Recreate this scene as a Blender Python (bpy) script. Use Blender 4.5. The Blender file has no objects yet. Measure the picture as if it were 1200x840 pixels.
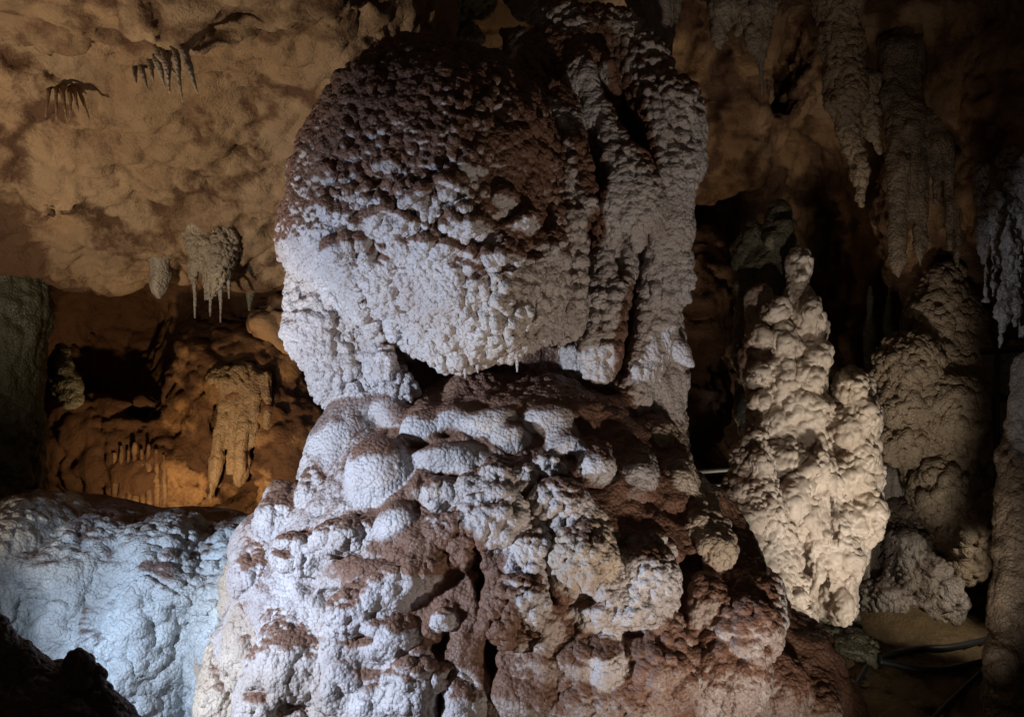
import bpy, math, random, time
import numpy as np
from mathutils import Vector, Matrix, Euler

random.seed(7)
C = bpy.context.scene.collection
T0 = time.time()
f32 = np.float32
# ------------------------------------------------------------------ camera, world, lamps, exposure
FPX, CX, CY, CZ = 1154.0, 600.0, 420.0, 2.4       # focal length and centre in photograph pixels, eye height


def P(px, py, Y):
    """a point of the cave Y metres from the visitor, found from where it stands in the photograph"""
    return np.array([(px - CX) / FPX * Y, Y, CZ - (py - CY) / FPX * Y], dtype=np.float64)


cam_d = bpy.data.cameras.new('camera')
cam = bpy.data.objects.new('camera', cam_d)
C.objects.link(cam)
cam.location = (0, 0, CZ)
cam.rotation_euler = (math.radians(90), 0, 0)
cam_d.sensor_width = 36.0
cam_d.lens = 36.0 * FPX / 1200.0
cam_d.clip_start = 0.05
cam_d.clip_end = 200
bpy.context.scene.camera = cam

world = bpy.data.worlds.new('World')
bpy.context.scene.world = world
world.use_nodes = True
bg = world.node_tree.nodes['Background']
bg.inputs[0].default_value = (1.0, 0.80, 0.62, 1)   # the dim bounce of the rest of the cave
bg.inputs[1].default_value = 0.021


def lamp(name, loc, target, power, color, cone=70, blend=0.6, size=0.08):
    d = bpy.data.lights.new(name, 'SPOT')
    d.energy = power
    d.color = color
    d.spot_size = math.radians(cone)
    d.spot_blend = blend
    d.shadow_soft_size = size
    o = bpy.data.objects.new(name, d)
    C.objects.link(o)
    o.location = loc
    v = Vector(target) - Vector(loc)
    o.rotation_euler = v.to_track_quat('-Z', 'Y').to_euler()
    return o


COOL = (0.63, 0.76, 1.0)
WARM = (1.0, 0.86, 0.66)
AMBER = (1.0, 0.70, 0.38)
lamp('cave_lamp', (-3.2, 3.3, 1.75), P(325, 680, 5.0), 800, COOL, 106, 1.0)         # cool floodlight at the left, out of view
lamp('cave_lamp', (2.65, 5.0, 0.10), P(985, 560, 7.4), 290, (1.0, 0.93, 0.84), 60, 1.0, 0.16)   # at the foot of the statue like stalagmite
lamp('cave_lamp', (1.6, 2.9, 0.2), P(730, 450, 5.8), 200, (1.0, 0.87, 0.76), 80, 1.0)    # low at the right of the path
lamp('cave_lamp', (-3.7, 4.0, 0.9), P(190, 170, 7.2), 560, WARM, 75, 0.9)               # low at the left, up to the vault
lamp('cave_lamp', (-3.1, 8.7, 0.8), P(270, 450, 10.6), 130, AMBER, 150, 0.9)             # in the alcove
lamp('cave_lamp', (1.75, 8.0, 0.7), P(850, 110, 9.0), 45, WARM, 90, 1.0)                  # unseen lamp added behind the short stalagmite to brighten the brown wall
lamp('cave_lamp', (4.2, 7.2, 1.1), P(1104, 716, 8.3), 60, (1.0, 0.93, 0.82), 58, 0.9)                # beyond the right edge

sc = bpy.context.scene
sc.view_settings.view_transform = 'Standard'
sc.view_settings.look = 'None'
sc.view_settings.gamma = 1
sc.view_settings.exposure = 0
sc.render.engine = 'CYCLES'
sc.cycles.max_bounces = 6
sc.cycles.use_denoising = True

# ------------------------------------------------------------------ numpy noise


def vnoise(p, seed=0):
    p = p.astype(f32)
    i = np.floor(p)
    fr = p - i
    i = i.astype(np.int32).astype(np.uint32)
    w = fr * fr * (3 - 2 * fr)
    w = [np.ascontiguousarray(w[:, k]) for k in range(3)]
    A = [[(i[:, k] + np.uint32(d)) * np.uint32(m) for d in (0, 1)] for k, m in enumerate((374761393, 668265263, 2147483589))]
    sd = np.uint32((seed * 974634777 + 12345) & 0xffffffff)
    r = {}
    for dx in (0, 1):
        for dy in (0, 1):
            e = []
            for dz in (0, 1):
                h = A[0][dx] + A[1][dy] + A[2][dz] + sd
                h = (h ^ (h >> np.uint32(13))) * np.uint32(1274126177)
                h = (h ^ (h >> np.uint32(16))) * np.uint32(2246822519)
                e.append(((h ^ (h >> np.uint32(15))) & np.uint32(0xffffff)).astype(f32))
            r[dx, dy] = e[0] + (e[1] - e[0]) * w[2]
    a = r[0, 0] + (r[0, 1] - r[0, 0]) * w[1]
    b = r[1, 0] + (r[1, 1] - r[1, 0]) * w[1]
    return (a + (b - a) * w[0]) * f32(2 / 16777216.0) - 1


def fbm(p, octaves=4, seed=0, gain=0.5):
    a, s, out, tot = 1.0, 1.0, 0, 0
    for o in range(octaves):
        out = out + a * vnoise(p * s + o * 17.3, seed + o)
        tot += a
        a *= gain
        s *= 2.03
    return out / tot


def worley(p, seed=0, jitter=0.75):
    """nearest and second nearest of one jittered point per cell, searched in the eight nearest cells"""
    p = p.astype(f32)
    i = np.floor(p - f32(0.5))
    fr = p - i
    i = i.astype(np.int32).astype(np.uint32)
    x, y, z = (np.ascontiguousarray(fr[:, k]) for k in range(3))
    X = [(i[:, 0] + np.uint32(d)) * np.uint32(374761393) for d in (0, 1)]
    Y = [(i[:, 1] + np.uint32(d)) * np.uint32(668265263) for d in (0, 1)]
    Z = [(i[:, 2] + np.uint32(d)) * np.uint32(2147483589) + np.uint32((seed * 974634777 + 12345) & 0xffffffff) for d in (0, 1)]
    n = len(p)
    f1 = np.full(n, 9, f32)
    idv = np.zeros(n, np.uint32)
    s, o = f32(jitter / 1023), f32(0.5 - 0.5 * jitter)
    for dx in (0, 1):
        for dy in (0, 1):
            for dz in (0, 1):
                h = X[dx] + Y[dy] + Z[dz]
                h = (h ^ (h >> np.uint32(13))) * np.uint32(1274126177)
                h = (h ^ (h >> np.uint32(16))) * np.uint32(2246822519)
                h ^= h >> np.uint32(15)
                d = ((h & np.uint32(1023)).astype(f32) * s + (o + f32(dx)) - x) ** 2
                d += (((h >> np.uint32(10)) & np.uint32(1023)).astype(f32) * s + (o + f32(dy)) - y) ** 2
                d += ((h >> np.uint32(20) & np.uint32(1023)).astype(f32) * s + (o + f32(dz)) - z) ** 2
                idv = np.where(d < f1, h, idv)
                np.minimum(f1, d, out=f1)
    return np.sqrt(f1), ((idv >> np.uint32(7)) & np.uint32(4095)).astype(f32) / f32(4095)


def knob(p, seed=0, jitter=0.75, r=0.72):
    """round knobs packed side by side, each of its own height, 0..1"""
    f1, idv = worley(p, seed, jitter)
    return np.sqrt(np.clip(1 - (f1 / r) ** 2, 0, 1)) * (0.65 + 0.35 * idv)


# ------------------------------------------------------------------ solid modelling in a distance field


TURN = np.array(Euler((0.5, 0.62, 0.38)).to_matrix())


class Field:
    def __init__(s, lo, hi, vox):
        s.lo = np.array(lo, float)
        s.vox = vox
        s.n = np.ceil((np.array(hi) - s.lo) / vox).astype(int) + 1
        s.d = np.full(s.n, 1.0, f32)
        s.best = np.full(s.n, 9.0, f32)
        s.lab = np.zeros(s.n, np.int16)
        s.names = []

    def label(s, key):
        if key not in s.names:
            s.names.append(key)
        return s.names.index(key)

    def box(s, lo, hi):
        a = np.clip(np.floor((np.array(lo) - s.lo) / s.vox).astype(int), 0, s.n)
        b = np.clip(np.ceil((np.array(hi) - s.lo) / s.vox).astype(int) + 1, 0, s.n)
        if (b - a).min() <= 0:
            return None
        sl = tuple(slice(a[i], b[i]) for i in range(3))
        ax = [(np.arange(a[i], b[i]) * s.vox + s.lo[i]).astype(f32) for i in range(3)]
        return sl, ax[0][:, None, None], ax[1][None, :, None], ax[2][None, None, :]

    def put(s, sl, dn, k, key, cut=False, paint=True):
        d = s.d[sl]
        if cut:
            h = np.clip(0.5 - 0.5 * (dn + d) / k, 0, 1)
            s.d[sl] = d * (1 - h) - dn * h + k * h * (1 - h)
            return
        h = np.clip(0.5 + 0.5 * (d - dn) / k, 0, 1)
        s.d[sl] = d * (1 - h) + dn * h - k * h * (1 - h)
        if paint:
            b = s.best[sl]
            m = dn < b
            l = s.lab[sl]
            l[m] = s.label(key)
            b[m] = dn[m]

    def ell(s, c, r, key='body', k=0.05, rot=(0, 0, 0), cut=False):
        """ellipsoid: centre, three radii in metres, rotation in degrees"""
        c = np.array(c, float)
        r = np.array(r, float)
        m = r.max() + k + 2 * s.vox
        g = s.box(c - m, c + m)
        if g is None:
            return
        sl, X, Y, Z = g
        X, Y, Z = X - f32(c[0]), Y - f32(c[1]), Z - f32(c[2])
        if any(rot):
            R = np.array(Euler([math.radians(a) for a in rot]).to_matrix().transposed())
            X, Y, Z = (R[i][0] * X + R[i][1] * Y + R[i][2] * Z for i in range(3))
        k0 = np.sqrt((X / r[0]) ** 2 + (Y / r[1]) ** 2 + (Z / r[2]) ** 2)
        k1 = np.sqrt((X / r[0] ** 2) ** 2 + (Y / r[1] ** 2) ** 2 + (Z / r[2] ** 2) ** 2)
        s.put(sl, (k0 * (k0 - 1) / np.maximum(k1, 1e-6)).astype(f32), k, key, cut)

    def cone(s, a, b, ra, rb, key='body', k=0.05, ds=1.0, cut=False):
        """rounded tapering limb from a to b; ds scales its depth away from the visitor"""
        a = np.array(a, float)
        b = np.array(b, float)
        m = max(ra, rb) * max(ds, 1) + k + 2 * s.vox
        g = s.box(np.minimum(a, b) - m, np.maximum(a, b) + m)
        if g is None:
            return
        sl, X, Y, Z = g
        ab = b - a
        X, Y, Z = X - f32(a[0]), Y - f32(a[1]), Z - f32(a[2])
        t = np.clip((X * ab[0] + Y * ab[1] + Z * ab[2]) / max(ab @ ab, 1e-9), 0, 1).astype(f32)
        q = np.sqrt((X - t * ab[0]) ** 2 + ((Y - t * ab[1]) / ds) ** 2 + (Z - t * ab[2]) ** 2)
        s.put(sl, (q - (ra + (rb - ra) * t)).astype(f32), k, key, cut)

    def tube(s, pts, key='body', k=0.05, ds=1.0, cut=False):
        """chain of (px, py, Y, radius in px)"""
        for p, q in zip(pts[:-1], pts[1:]):
            s.cone(P(*p[:3]), P(*q[:3]), p[3] / FPX * p[2], q[3] / FPX * q[2], key, k, ds, cut)

    def blob(s, px, py, Y, rx, ry, rd, key='body', k=0.05, rot=(0, 0, 0), cut=False):
        u = Y / FPX
        s.ell(P(px, py, Y), (rx * u, rd, ry * u), key, k, rot, cut)

    def hit(s, px, py, y0=3.0, y1=12.0):
        """distance at which a look in this direction first meets the solid"""
        ys = np.arange(y0, y1, s.vox * 0.5)
        pts = np.stack([(px - CX) / FPX * ys, ys, CZ - (py - CY) / FPX * ys], 1)
        ij = np.round((pts - s.lo) / s.vox).astype(int)
        ok = ((ij >= 0) & (ij < s.n)).all(1)
        v = np.ones(len(ys))
        v[ok] = s.d[tuple(ij[ok].T)]
        w = np.nonzero(v < 0)[0]
        return ys[w[0]] if len(w) else None

    def mesh(s):
        """surface nets -> vertices, quads, label of each vertex"""
        d = s.d
        ins = d < 0
        # close at the borders of the grid
        for ax in range(3):
            for e in (0, -1):
                sl = [slice(None)] * 3
                sl[ax] = e
                ins[tuple(sl)] = False
                d[tuple(sl)] = np.maximum(d[tuple(sl)], s.vox * 0.3)
        cnt = np.zeros(np.array(d.shape) - 1, np.int8)
        for dx in (0, 1):
            for dy in (0, 1):
                for dz in (0, 1):
                    cnt += ins[dx:d.shape[0] - 1 + dx, dy:d.shape[1] - 1 + dy, dz:d.shape[2] - 1 + dz]
        act = (cnt > 0) & (cnt < 8)
        idx = np.argwhere(act)
        vid = np.full(act.shape, -1, np.int32)
        vid[act] = np.arange(len(idx), dtype=np.int32)
        cor = {}
        for dx in (0, 1):
            for dy in (0, 1):
                for dz in (0, 1):
                    cor[dx, dy, dz] = d[idx[:, 0] + dx, idx[:, 1] + dy, idx[:, 2] + dz]
        acc = np.zeros((len(idx), 3), f32)
        num = np.zeros(len(idx), f32)
        for a in cor:
            for ax in range(3):
                if a[ax] == 0:
                    b = list(a)
                    b[ax] = 1
                    va, vb = cor[a], cor[tuple(b)]
                    m = (va < 0) != (vb < 0)
                    t = np.where(m, va / np.where(m, va - vb, 1), 0)
                    for j in range(3):
                        acc[:, j] += np.where(m, a[j] + (t if j == ax else 0), 0)
                    num += m
        v = (idx + acc / num[:, None]) * s.vox + s.lo
        lab = s.lab[tuple(idx.T)]
        quads = []
        for ax in range(3):
            o1, o2 = [(1, 2), (2, 0), (0, 1)][ax]
            sl0 = [slice(None)] * 3
            sl1 = [slice(None)] * 3
            sl0[ax] = slice(0, -1)
            sl1[ax] = slice(1, None)
            a, b = ins[tuple(sl0)], ins[tuple(sl1)]
            for flip in (False, True):
                e = np.argwhere((b & ~a) if flip else (a & ~b))
                e = e[(e[:, o1] > 0) & (e[:, o2] > 0)]
                e = e[(e[:, o1] < d.shape[o1] - 1) & (e[:, o2] < d.shape[o2] - 1)]
                q = []
                for (u, w) in ((-1, -1), (0, -1), (0, 0), (-1, 0)):
                    c = e.copy()
                    c[:, o1] += u
                    c[:, o2] += w
                    q.append(vid[tuple(c.T)])
                q = np.stack(q, 1)
                quads.append(q[:, ::-1] if flip else q)
        return v.astype(np.float64), np.concatenate(quads), lab


def make_mesh(v, q, name='mesh'):
    me = bpy.data.meshes.new(name)
    me.vertices.add(len(v))
    me.vertices.foreach_set('co', v.astype(f32).ravel())
    k = q.shape[1]
    me.loops.add(q.size)
    me.loops.foreach_set('vertex_index', q.astype(np.int32).ravel())
    me.polygons.add(len(q))
    me.polygons.foreach_set('loop_start', np.arange(0, q.size, k, dtype=np.int32))
    me.update(calc_edges=True)
    me.polygons.foreach_set('use_smooth', np.ones(len(q), bool))
    return me


def normals(v, q):
    n = np.cross(v[q[:, 2]] - v[q[:, 0]], v[q[:, 3]] - v[q[:, 1]])
    out = np.zeros_like(v)
    for j in range(3):
        s = np.zeros(len(v))
        for c in range(4):
            s += np.bincount(q[:, c], n[:, j], len(v))
        out[:, j] = s
    return out / np.maximum(np.linalg.norm(out, axis=1), 1e-12)[:, None]


def edges_of(q):
    e = np.concatenate([q[:, [0, 1]], q[:, [1, 2]], q[:, [2, 3]], q[:, [3, 0]]])
    return e


def relax(val, q, it=1, w=0.5):
    """average any per-vertex values with their neighbours"""
    n = len(val)
    one = val.ndim == 1
    val = val.reshape(n, -1).astype(np.float64)
    deg = np.zeros(n)
    for a, b in ((0, 1), (1, 2), (2, 3), (3, 0)):
        deg += np.bincount(q[:, a], minlength=n) + np.bincount(q[:, b], minlength=n)
    deg = np.maximum(deg, 1)
    for _ in range(it):
        s = np.zeros_like(val)
        for a, b in ((0, 1), (1, 2), (2, 3), (3, 0)):
            for j in range(val.shape[1]):
                s[:, j] += np.bincount(q[:, a], val[q[:, b], j], n) + np.bincount(q[:, b], val[q[:, a], j], n)
        val = val * (1 - w) + w * s / deg[:, None]
    return val[:, 0] if one else val


def subdivide(v, q):
    """split every quad in four; returns new vertices, quads and the parent weights as a function for attributes"""
    n = len(v)
    e = edges_of(q)
    key = np.minimum(e[:, 0], e[:, 1]).astype(np.int64) * n + np.maximum(e[:, 0], e[:, 1])
    u, inv = np.unique(key, return_inverse=True)
    a, b = u // n, u % n
    m = len(q)
    ev = n + inv.reshape(4, m).T
    fv = n + len(u) + np.arange(m)

    def up(x):
        x = np.asarray(x, dtype=np.float64)
        return np.concatenate([x, (x[a] + x[b]) / 2, (x[q[:, 0]] + x[q[:, 1]] + x[q[:, 2]] + x[q[:, 3]]) / 4])
    nq = np.concatenate([np.stack([q[:, i], ev[:, i], fv, ev[:, (i + 3) % 4]], 1) for i in range(4)])
    return up(v), nq, up, (a, b)


# ------------------------------------------------------------------ materials


def nodes_of(name):
    m = bpy.data.materials.new(name)
    m.use_nodes = True
    nt = m.node_tree
    b = nt.nodes['Principled BSDF']
    return m, nt, b


def nd(nt, kind, **kw):
    n = nt.nodes.new(kind)
    for k, v in kw.items():
        if k in n.inputs:
            n.inputs[k].default_value = v
        else:
            setattr(n, k, v)
    return n


def mixc(nt, fac, a, b):
    n = nt.nodes.new('ShaderNodeMix')
    n.data_type = 'RGBA'
    for s, x in ((n.inputs[0], fac), (n.inputs[6], a), (n.inputs[7], b)):
        if isinstance(x, bpy.types.NodeSocket):
            nt.links.new(x, s)
        else:
            s.default_value = x if not isinstance(x, tuple) or len(x) == 4 else (*x, 1)
    return n.outputs[2]


def maprange(nt, x, a, b, c=0.0, d=1.0):
    n = nt.nodes.new('ShaderNodeMapRange')
    nt.links.new(x, n.inputs[0])
    for i, v in enumerate((a, b, c, d)):
        n.inputs[i + 1].default_value = v
    return n.outputs[0]


def rock_material(name, calcite, cream, mud, grain=60, bump=0.4, rough=0.55, spec=0.4, dist=0.006, blotch=3.0, streak=None, coarse=0.0, crust=52.0):
    """cave rock: 'mud' and 'tint' come with the mesh, grain and blotches are noise"""
    m, nt, b = nodes_of(name)
    tc = nd(nt, 'ShaderNodeTexCoord')
    n1 = nd(nt, 'ShaderNodeTexNoise', Scale=blotch, Detail=6.0, Roughness=0.65)
    nt.links.new(tc.outputs['Object'], n1.inputs['Vector'])
    n2 = nd(nt, 'ShaderNodeTexNoise', Scale=grain, Detail=5.0, Roughness=0.7)
    nt.links.new(tc.outputs['Object'], n2.inputs['Vector'])
    am = nd(nt, 'ShaderNodeAttribute', attribute_name='mud')
    at = nd(nt, 'ShaderNodeAttribute', attribute_name='tint')
    c = mixc(nt, at.outputs['Fac'], calcite, cream)
    # pale to dark blotches
    dk = mixc(nt, maprange(nt, n1.outputs['Fac'], 0.35, 0.68, 0.0, 0.45), c, mud)
    # mud with ragged borders
    add = nd(nt, 'ShaderNodeMath', operation='ADD')
    sub = nd(nt, 'ShaderNodeMath', operation='MULTIPLY_ADD')
    nt.links.new(n2.outputs['Fac'], sub.inputs[0])
    sub.inputs[1].default_value = 0.7
    sub.inputs[2].default_value = -0.35
    nt.links.new(am.outputs['Fac'], add.inputs[0])
    nt.links.new(sub.outputs[0], add.inputs[1])
    mm = maprange(nt, add.outputs[0], 0.3, 0.7)
    mudv = mixc(nt, maprange(nt, n1.outputs['Fac'], 0.3, 0.7), mud, tuple(x * 1.5 for x in mud))
    col = mixc(nt, mm, dk, mudv)
    if streak:
        w = nd(nt, 'ShaderNodeTexNoise', Scale=1.0, Detail=5.0, Roughness=0.6)
        mp = nd(nt, 'ShaderNodeMapping')
        mp.inputs['Scale'].default_value = (streak, streak, streak * 0.12)
        nt.links.new(tc.outputs['Object'], mp.inputs['Vector'])
        nt.links.new(mp.outputs[0], w.inputs['Vector'])
        col = mixc(nt, maprange(nt, w.outputs['Fac'], 0.45, 0.7, 0, 0.6), col, mud)
    nt.links.new(col, b.inputs['Base Color'])
    nt.links.new(maprange(nt, n1.outputs['Fac'], 0.35, 0.65, rough - 0.22, rough + 0.15), b.inputs['Roughness'])     # damp and dry places
    b.inputs['Specular IOR Level'].default_value = spec
    bp = nd(nt, 'ShaderNodeBump', Strength=bump, Distance=dist)
    nt.links.new(n2.outputs['Fac'], bp.inputs['Height'])
    nt.links.new(bp.outputs[0], b.inputs['Normal'])
    if crust:
        vo = nd(nt, 'ShaderNodeTexVoronoi', feature='F1', Scale=crust)
        nt.links.new(tc.outputs['Object'], vo.inputs['Vector'])
        sq = nd(nt, 'ShaderNodeMath', operation='MULTIPLY')
        nt.links.new(vo.outputs['Distance'], sq.inputs[0])
        nt.links.new(vo.outputs['Distance'], sq.inputs[1])
        om = nd(nt, 'ShaderNodeMath', operation='MULTIPLY_ADD', use_clamp=True)
        nt.links.new(sq.outputs[0], om.inputs[0])
        om.inputs[1].default_value = -1.9
        om.inputs[2].default_value = 1.0
        rt = nd(nt, 'ShaderNodeMath', operation='SQRT')
        nt.links.new(om.outputs[0], rt.inputs[0])
        b3 = nd(nt, 'ShaderNodeBump', Strength=0.8, Distance=0.4 / crust)
        nt.links.new(rt.outputs[0], b3.inputs['Height'])
        nt.links.new(b3.outputs[0], bp.inputs['Normal'])
    if coarse:
        n3 = nd(nt, 'ShaderNodeTexNoise', Scale=grain * 0.25, Detail=7.0, Roughness=0.72, Distortion=0.6)
        nt.links.new(tc.outputs['Object'], n3.inputs['Vector'])
        b2 = nd(nt, 'ShaderNodeBump', Strength=0.8, Distance=coarse)
        nt.links.new(n3.outputs['Fac'], b2.inputs['Height'])
        nt.links.new(b2.outputs[0], bp.inputs['Normal'])
    return m


M_MAIN = rock_material('white_flowstone', (0.56, 0.525, 0.525), (0.57, 0.46, 0.34), (0.15, 0.078, 0.05), grain=55, bump=0.55, rough=0.6, spec=0.3)
M_BANK = rock_material('pale_flowstone', (0.49, 0.545, 0.56), (0.56, 0.53, 0.45), (0.10, 0.06, 0.045), grain=45, bump=0.5)
M_STATUE = rock_material('cream_flowstone', (0.58, 0.50, 0.42), (0.55, 0.44, 0.32), (0.19, 0.12, 0.08), grain=50, bump=0.5, crust=0)
M_BROWN = rock_material('brown_flowstone', (0.34, 0.26, 0.17), (0.30, 0.20, 0.12), (0.10, 0.07, 0.045), grain=45, bump=0.6)
M_GREEN = rock_material('weathered_stalagmite', (0.15, 0.145, 0.10), (0.16, 0.125, 0.07), (0.05, 0.045, 0.025), grain=40, bump=0.7)
M_WALL = rock_material('cave_rock', (0.42, 0.285, 0.17), (0.38, 0.205, 0.09), (0.10, 0.05, 0.026), grain=30, bump=0.9, dist=0.02, rough=0.75, spec=0.2, blotch=1.3, coarse=0.045, crust=0)
M_GREY = rock_material('grey_dripstone', (0.36, 0.31, 0.27), (0.34, 0.26, 0.17), (0.10, 0.07, 0.05), grain=40, bump=0.6, streak=14)
M_DARK = rock_material('dark_rock', (0.10, 0.065, 0.05), (0.08, 0.05, 0.035), (0.05, 0.03, 0.022), grain=30, bump=0.8)
M_FLOOR = rock_material('cave_floor', (0.20, 0.13, 0.055), (0.17, 0.105, 0.04), (0.08, 0.052, 0.024), grain=30, bump=0.9, dist=0.03, rough=0.8, coarse=0.08, crust=0)


def plain(name, col, rough=0.5, metal=0.0):
    m, nt, b = nodes_of(name)
    n = nd(nt, 'ShaderNodeTexNoise', Scale=25.0, Detail=4.0)
    tc = nd(nt, 'ShaderNodeTexCoord')
    nt.links.new(tc.outputs['Object'], n.inputs['Vector'])
    nt.links.new(mixc(nt, n.outputs['Fac'], tuple(x * 0.6 for x in col), tuple(min(1, x * 1.4) for x in col)), b.inputs['Base Color'])
    b.inputs['Roughness'].default_value = rough
    b.inputs['Metallic'].default_value = metal
    return m


M_STEEL = plain('galvanised_steel', (0.16, 0.165, 0.165), 0.6, 0.5)
M_RUBBER = plain('black_rubber', (0.015, 0.015, 0.015), 0.5)
M_BLOCK = plain('pale_plastic', (0.35, 0.36, 0.30), 0.5)

# ------------------------------------------------------------------ things and parts


def tag(o, label=None, cat=None, group=None, kind=None):
    for k, v in (('label', label), ('category', cat), ('group', group), ('kind', kind)):
        if v:
            o[k] = v
    return o


def empty(name, loc, label, cat, group=None):
    o = bpy.data.objects.new(name, None)
    C.objects.link(o)
    o.location = Vector([float(x) for x in loc])
    o.empty_display_size = 0.2
    return tag(o, label, cat, group)


def attr(me, name, val):
    a = me.attributes.new(name, 'FLOAT', 'POINT')
    a.data.foreach_set('value', np.clip(val, 0, 1).astype(f32))


def link_part(name, v, q, mat, root, attrs, at=None):
    """one mesh object, children keep world-placed vertices relative to their root"""
    used = np.unique(q)
    remap = np.full(len(v), -1, np.int64)
    remap[used] = np.arange(len(used))
    off = np.array(root.location) if root else (np.zeros(3) if at is None else np.array(at, float))
    me = make_mesh(v[used] - off, remap[q], name)
    for k, a in attrs.items():
        attr(me, k, a[used])
    me.materials.append(mat)
    o = bpy.data.objects.new(name, me)
    C.objects.link(o)
    if root:
        o.parent = root
    else:
        o.location = Vector([float(x) for x in off])
    return o


STY = {   # knob size (m), knob height, flute size, flute height, lump size, lump height, mud everywhere, mud on ledges, cream tint
    'default': (0.05, 0.018, 0.06, 0.0, 0.2, 0.03, 0.0, 0.6, 0.2),
}


def trim(v, q, lab, F):
    """leave out what could not be seen from anywhere near the path: far sides, and rock far outside the view"""
    n = normals(v, q)
    to = np.array([0, 0, CZ]) - v
    to /= np.linalg.norm(to, axis=1)[:, None]
    facing = (n * to).sum(1) > -0.40
    px, pz = v[:, 0] / v[:, 1] * FPX, (v[:, 2] - CZ) / v[:, 1] * FPX
    inside = (np.abs(px) < 600 + 260) & (np.abs(pz) < 420 + 200)
    m = F.vox * 1.6
    hi = F.lo + (F.n - 1) * F.vox
    rim = ((v > F.lo + m) & (v < hi - m)).all(1)
    ok = facing & inside & rim
    q = q[ok[q].any(1) & rim[q].all(1)]
    used = np.unique(q)
    r = np.full(len(v), -1, np.int64)
    r[used] = np.arange(len(used))
    return v[used], r[q], lab[used]


def shares(x, sizes):
    """each size of relief with the share every vertex takes of it; shares add up to one"""
    sizes = np.unique(np.round(sizes, 4))
    d = [1 / (np.abs(x / z - 1) + 0.02) ** 4 for z in sizes]
    t = sum(d)
    return [(z, np.where(w / t < 0.03, 0, w / t)) for z, w in zip(sizes, d)]


def sculpt(F, styles, seed=0, sub=1, smooth=2, zsquash=1.0, extra=None):
    """field -> fine mesh; returns v, q, vertex label, attributes"""
    v, q, lab = F.mesh()
    v = relax(v, q, smooth)
    v, q, lab = trim(v, q, lab, F)
    names = F.names
    full = (None,) * 9 + (0.15, 0.0, 0.0)
    st = np.array([(lambda t: tuple(t) + full[len(t):])(styles.get(n, styles.get(n.split('#')[0], styles['default']))) for n in names], dtype=float)[lab]
    st = relax(st, q, 3)
    labf = lab
    for _ in range(sub):
        v2, q2, up, (a, b) = subdivide(v, q)
        st = up(st)
        labf = np.concatenate([labf, labf[a], labf[q[:, 0]]])
        v, q = v2, q2
        v = relax(v, q, 1)
    n = normals(v, q)
    # lumps: broad folds
    ls = np.maximum(st[:, 4], 0.02)
    L0 = np.median(ls)
    warp = np.stack([fbm(v * 2.1, 3, seed + 31), fbm(v * 2.1, 3, seed + 37), fbm(v * 2.1, 3, seed + 41)], 1)
    v = v + n * (st[:, 5] * fbm(v / L0 + warp * 0.4, 3, seed + 1))[:, None]
    # creases where folds press together
    if st[:, 10].max() > 1e-5:
        cr = np.clip(1 - np.abs(fbm(v / (0.75 * L0) + warp * 0.5, 3, seed + 3)) * 5, 0, 1)
        cr2 = np.clip(1 - np.abs(fbm(v / (0.35 * L0) + warp * 0.5, 2, seed + 4)) * 4, 0, 1)
        v = v - n * (st[:, 10] * (cr ** 1.5 + 0.5 * cr2))[:, None]
    # flutes: stretched down the surface
    if st[:, 3].max() > 1e-5:
        for fs, w in shares(st[:, 2], [s[2] for k, s in styles.items() if s[3] > 0]):
            if (w * st[:, 3]).max() > 1e-5:
                pp = (v + warp * 0.035) * np.array([1, 1, 0.13]) / fs
                v = v + n * (w * st[:, 3] * (knob(pp, seed + 5, 0.75, 0.78) - 0.4))[:, None]
    mud_bias = n[:, 2].copy()
    # knobs: cauliflower crust, in two sizes
    n = normals(v, q)
    dirn = n + np.array([0, 0, -0.25])
    h_all = np.zeros(len(v))
    for ks, w in shares(st[:, 0], [s[0] for s in styles.values()]):
        if (w * st[:, 1]).max() > 1e-5:
            i = np.nonzero(w * st[:, 1] > 1e-6)[0]
            pp = (v[i] + warp[i] * 0.03) / ks * np.array([1, 1, 1 / zsquash])
            amp = np.clip(0.8 + 0.5 * vnoise(v[i] / (ks * 5), seed + 9) + 0.7 * vnoise(v[i] * 2.2, seed + 10), 0.2, 1.7)
            pp = np.where(st[i, 11:12] > 0.5, pp * np.array([1, 1, 0.85]), pp @ TURN)      # some crusts grow in upright rows
            far = (1 - 0.75 * (st[i, 11] > 0.5)) * np.clip(0.2 + 5 * vnoise(v[i] * 3.3 + 9, seed + 12), 0, 1)
            h = amp * ((1 - far) * knob(pp, seed + 7) + (1.0 + 0.2 * (st[i, 11] < 0.5)) * far * knob(pp * 0.62, seed + 13) - 0.38) + 0.22 * knob(pp * 2.1, seed + 8)
            h_all[i] += w[i] * st[i, 1] * h
    v = v + dirn * h_all[:, None]
    n2 = normals(v, q)
    nz = 0.6 * mud_bias + 0.4 * n2[:, 2]
    led = np.clip((nz - st[:, 9] + 0.35 * fbm(v * 3.1, 4, seed + 51) + 0.35 * fbm(v * np.array([9, 9, 1.6]), 3, seed + 53)) / 0.45, 0, 1)
    mud = st[:, 6] + st[:, 7] * led
    mud = mud + 0.25 * (st[:, 6] > 0.02) * fbm(v * 6.0, 3, seed + 61)
    if extra:
        mud = mud + extra(v, labf, F)
    tint = st[:, 8] + 0.5 * fbm(v * 1.7, 3, seed + 71)
    return v, q, labf, {'mud': mud, 'tint': tint}


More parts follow.
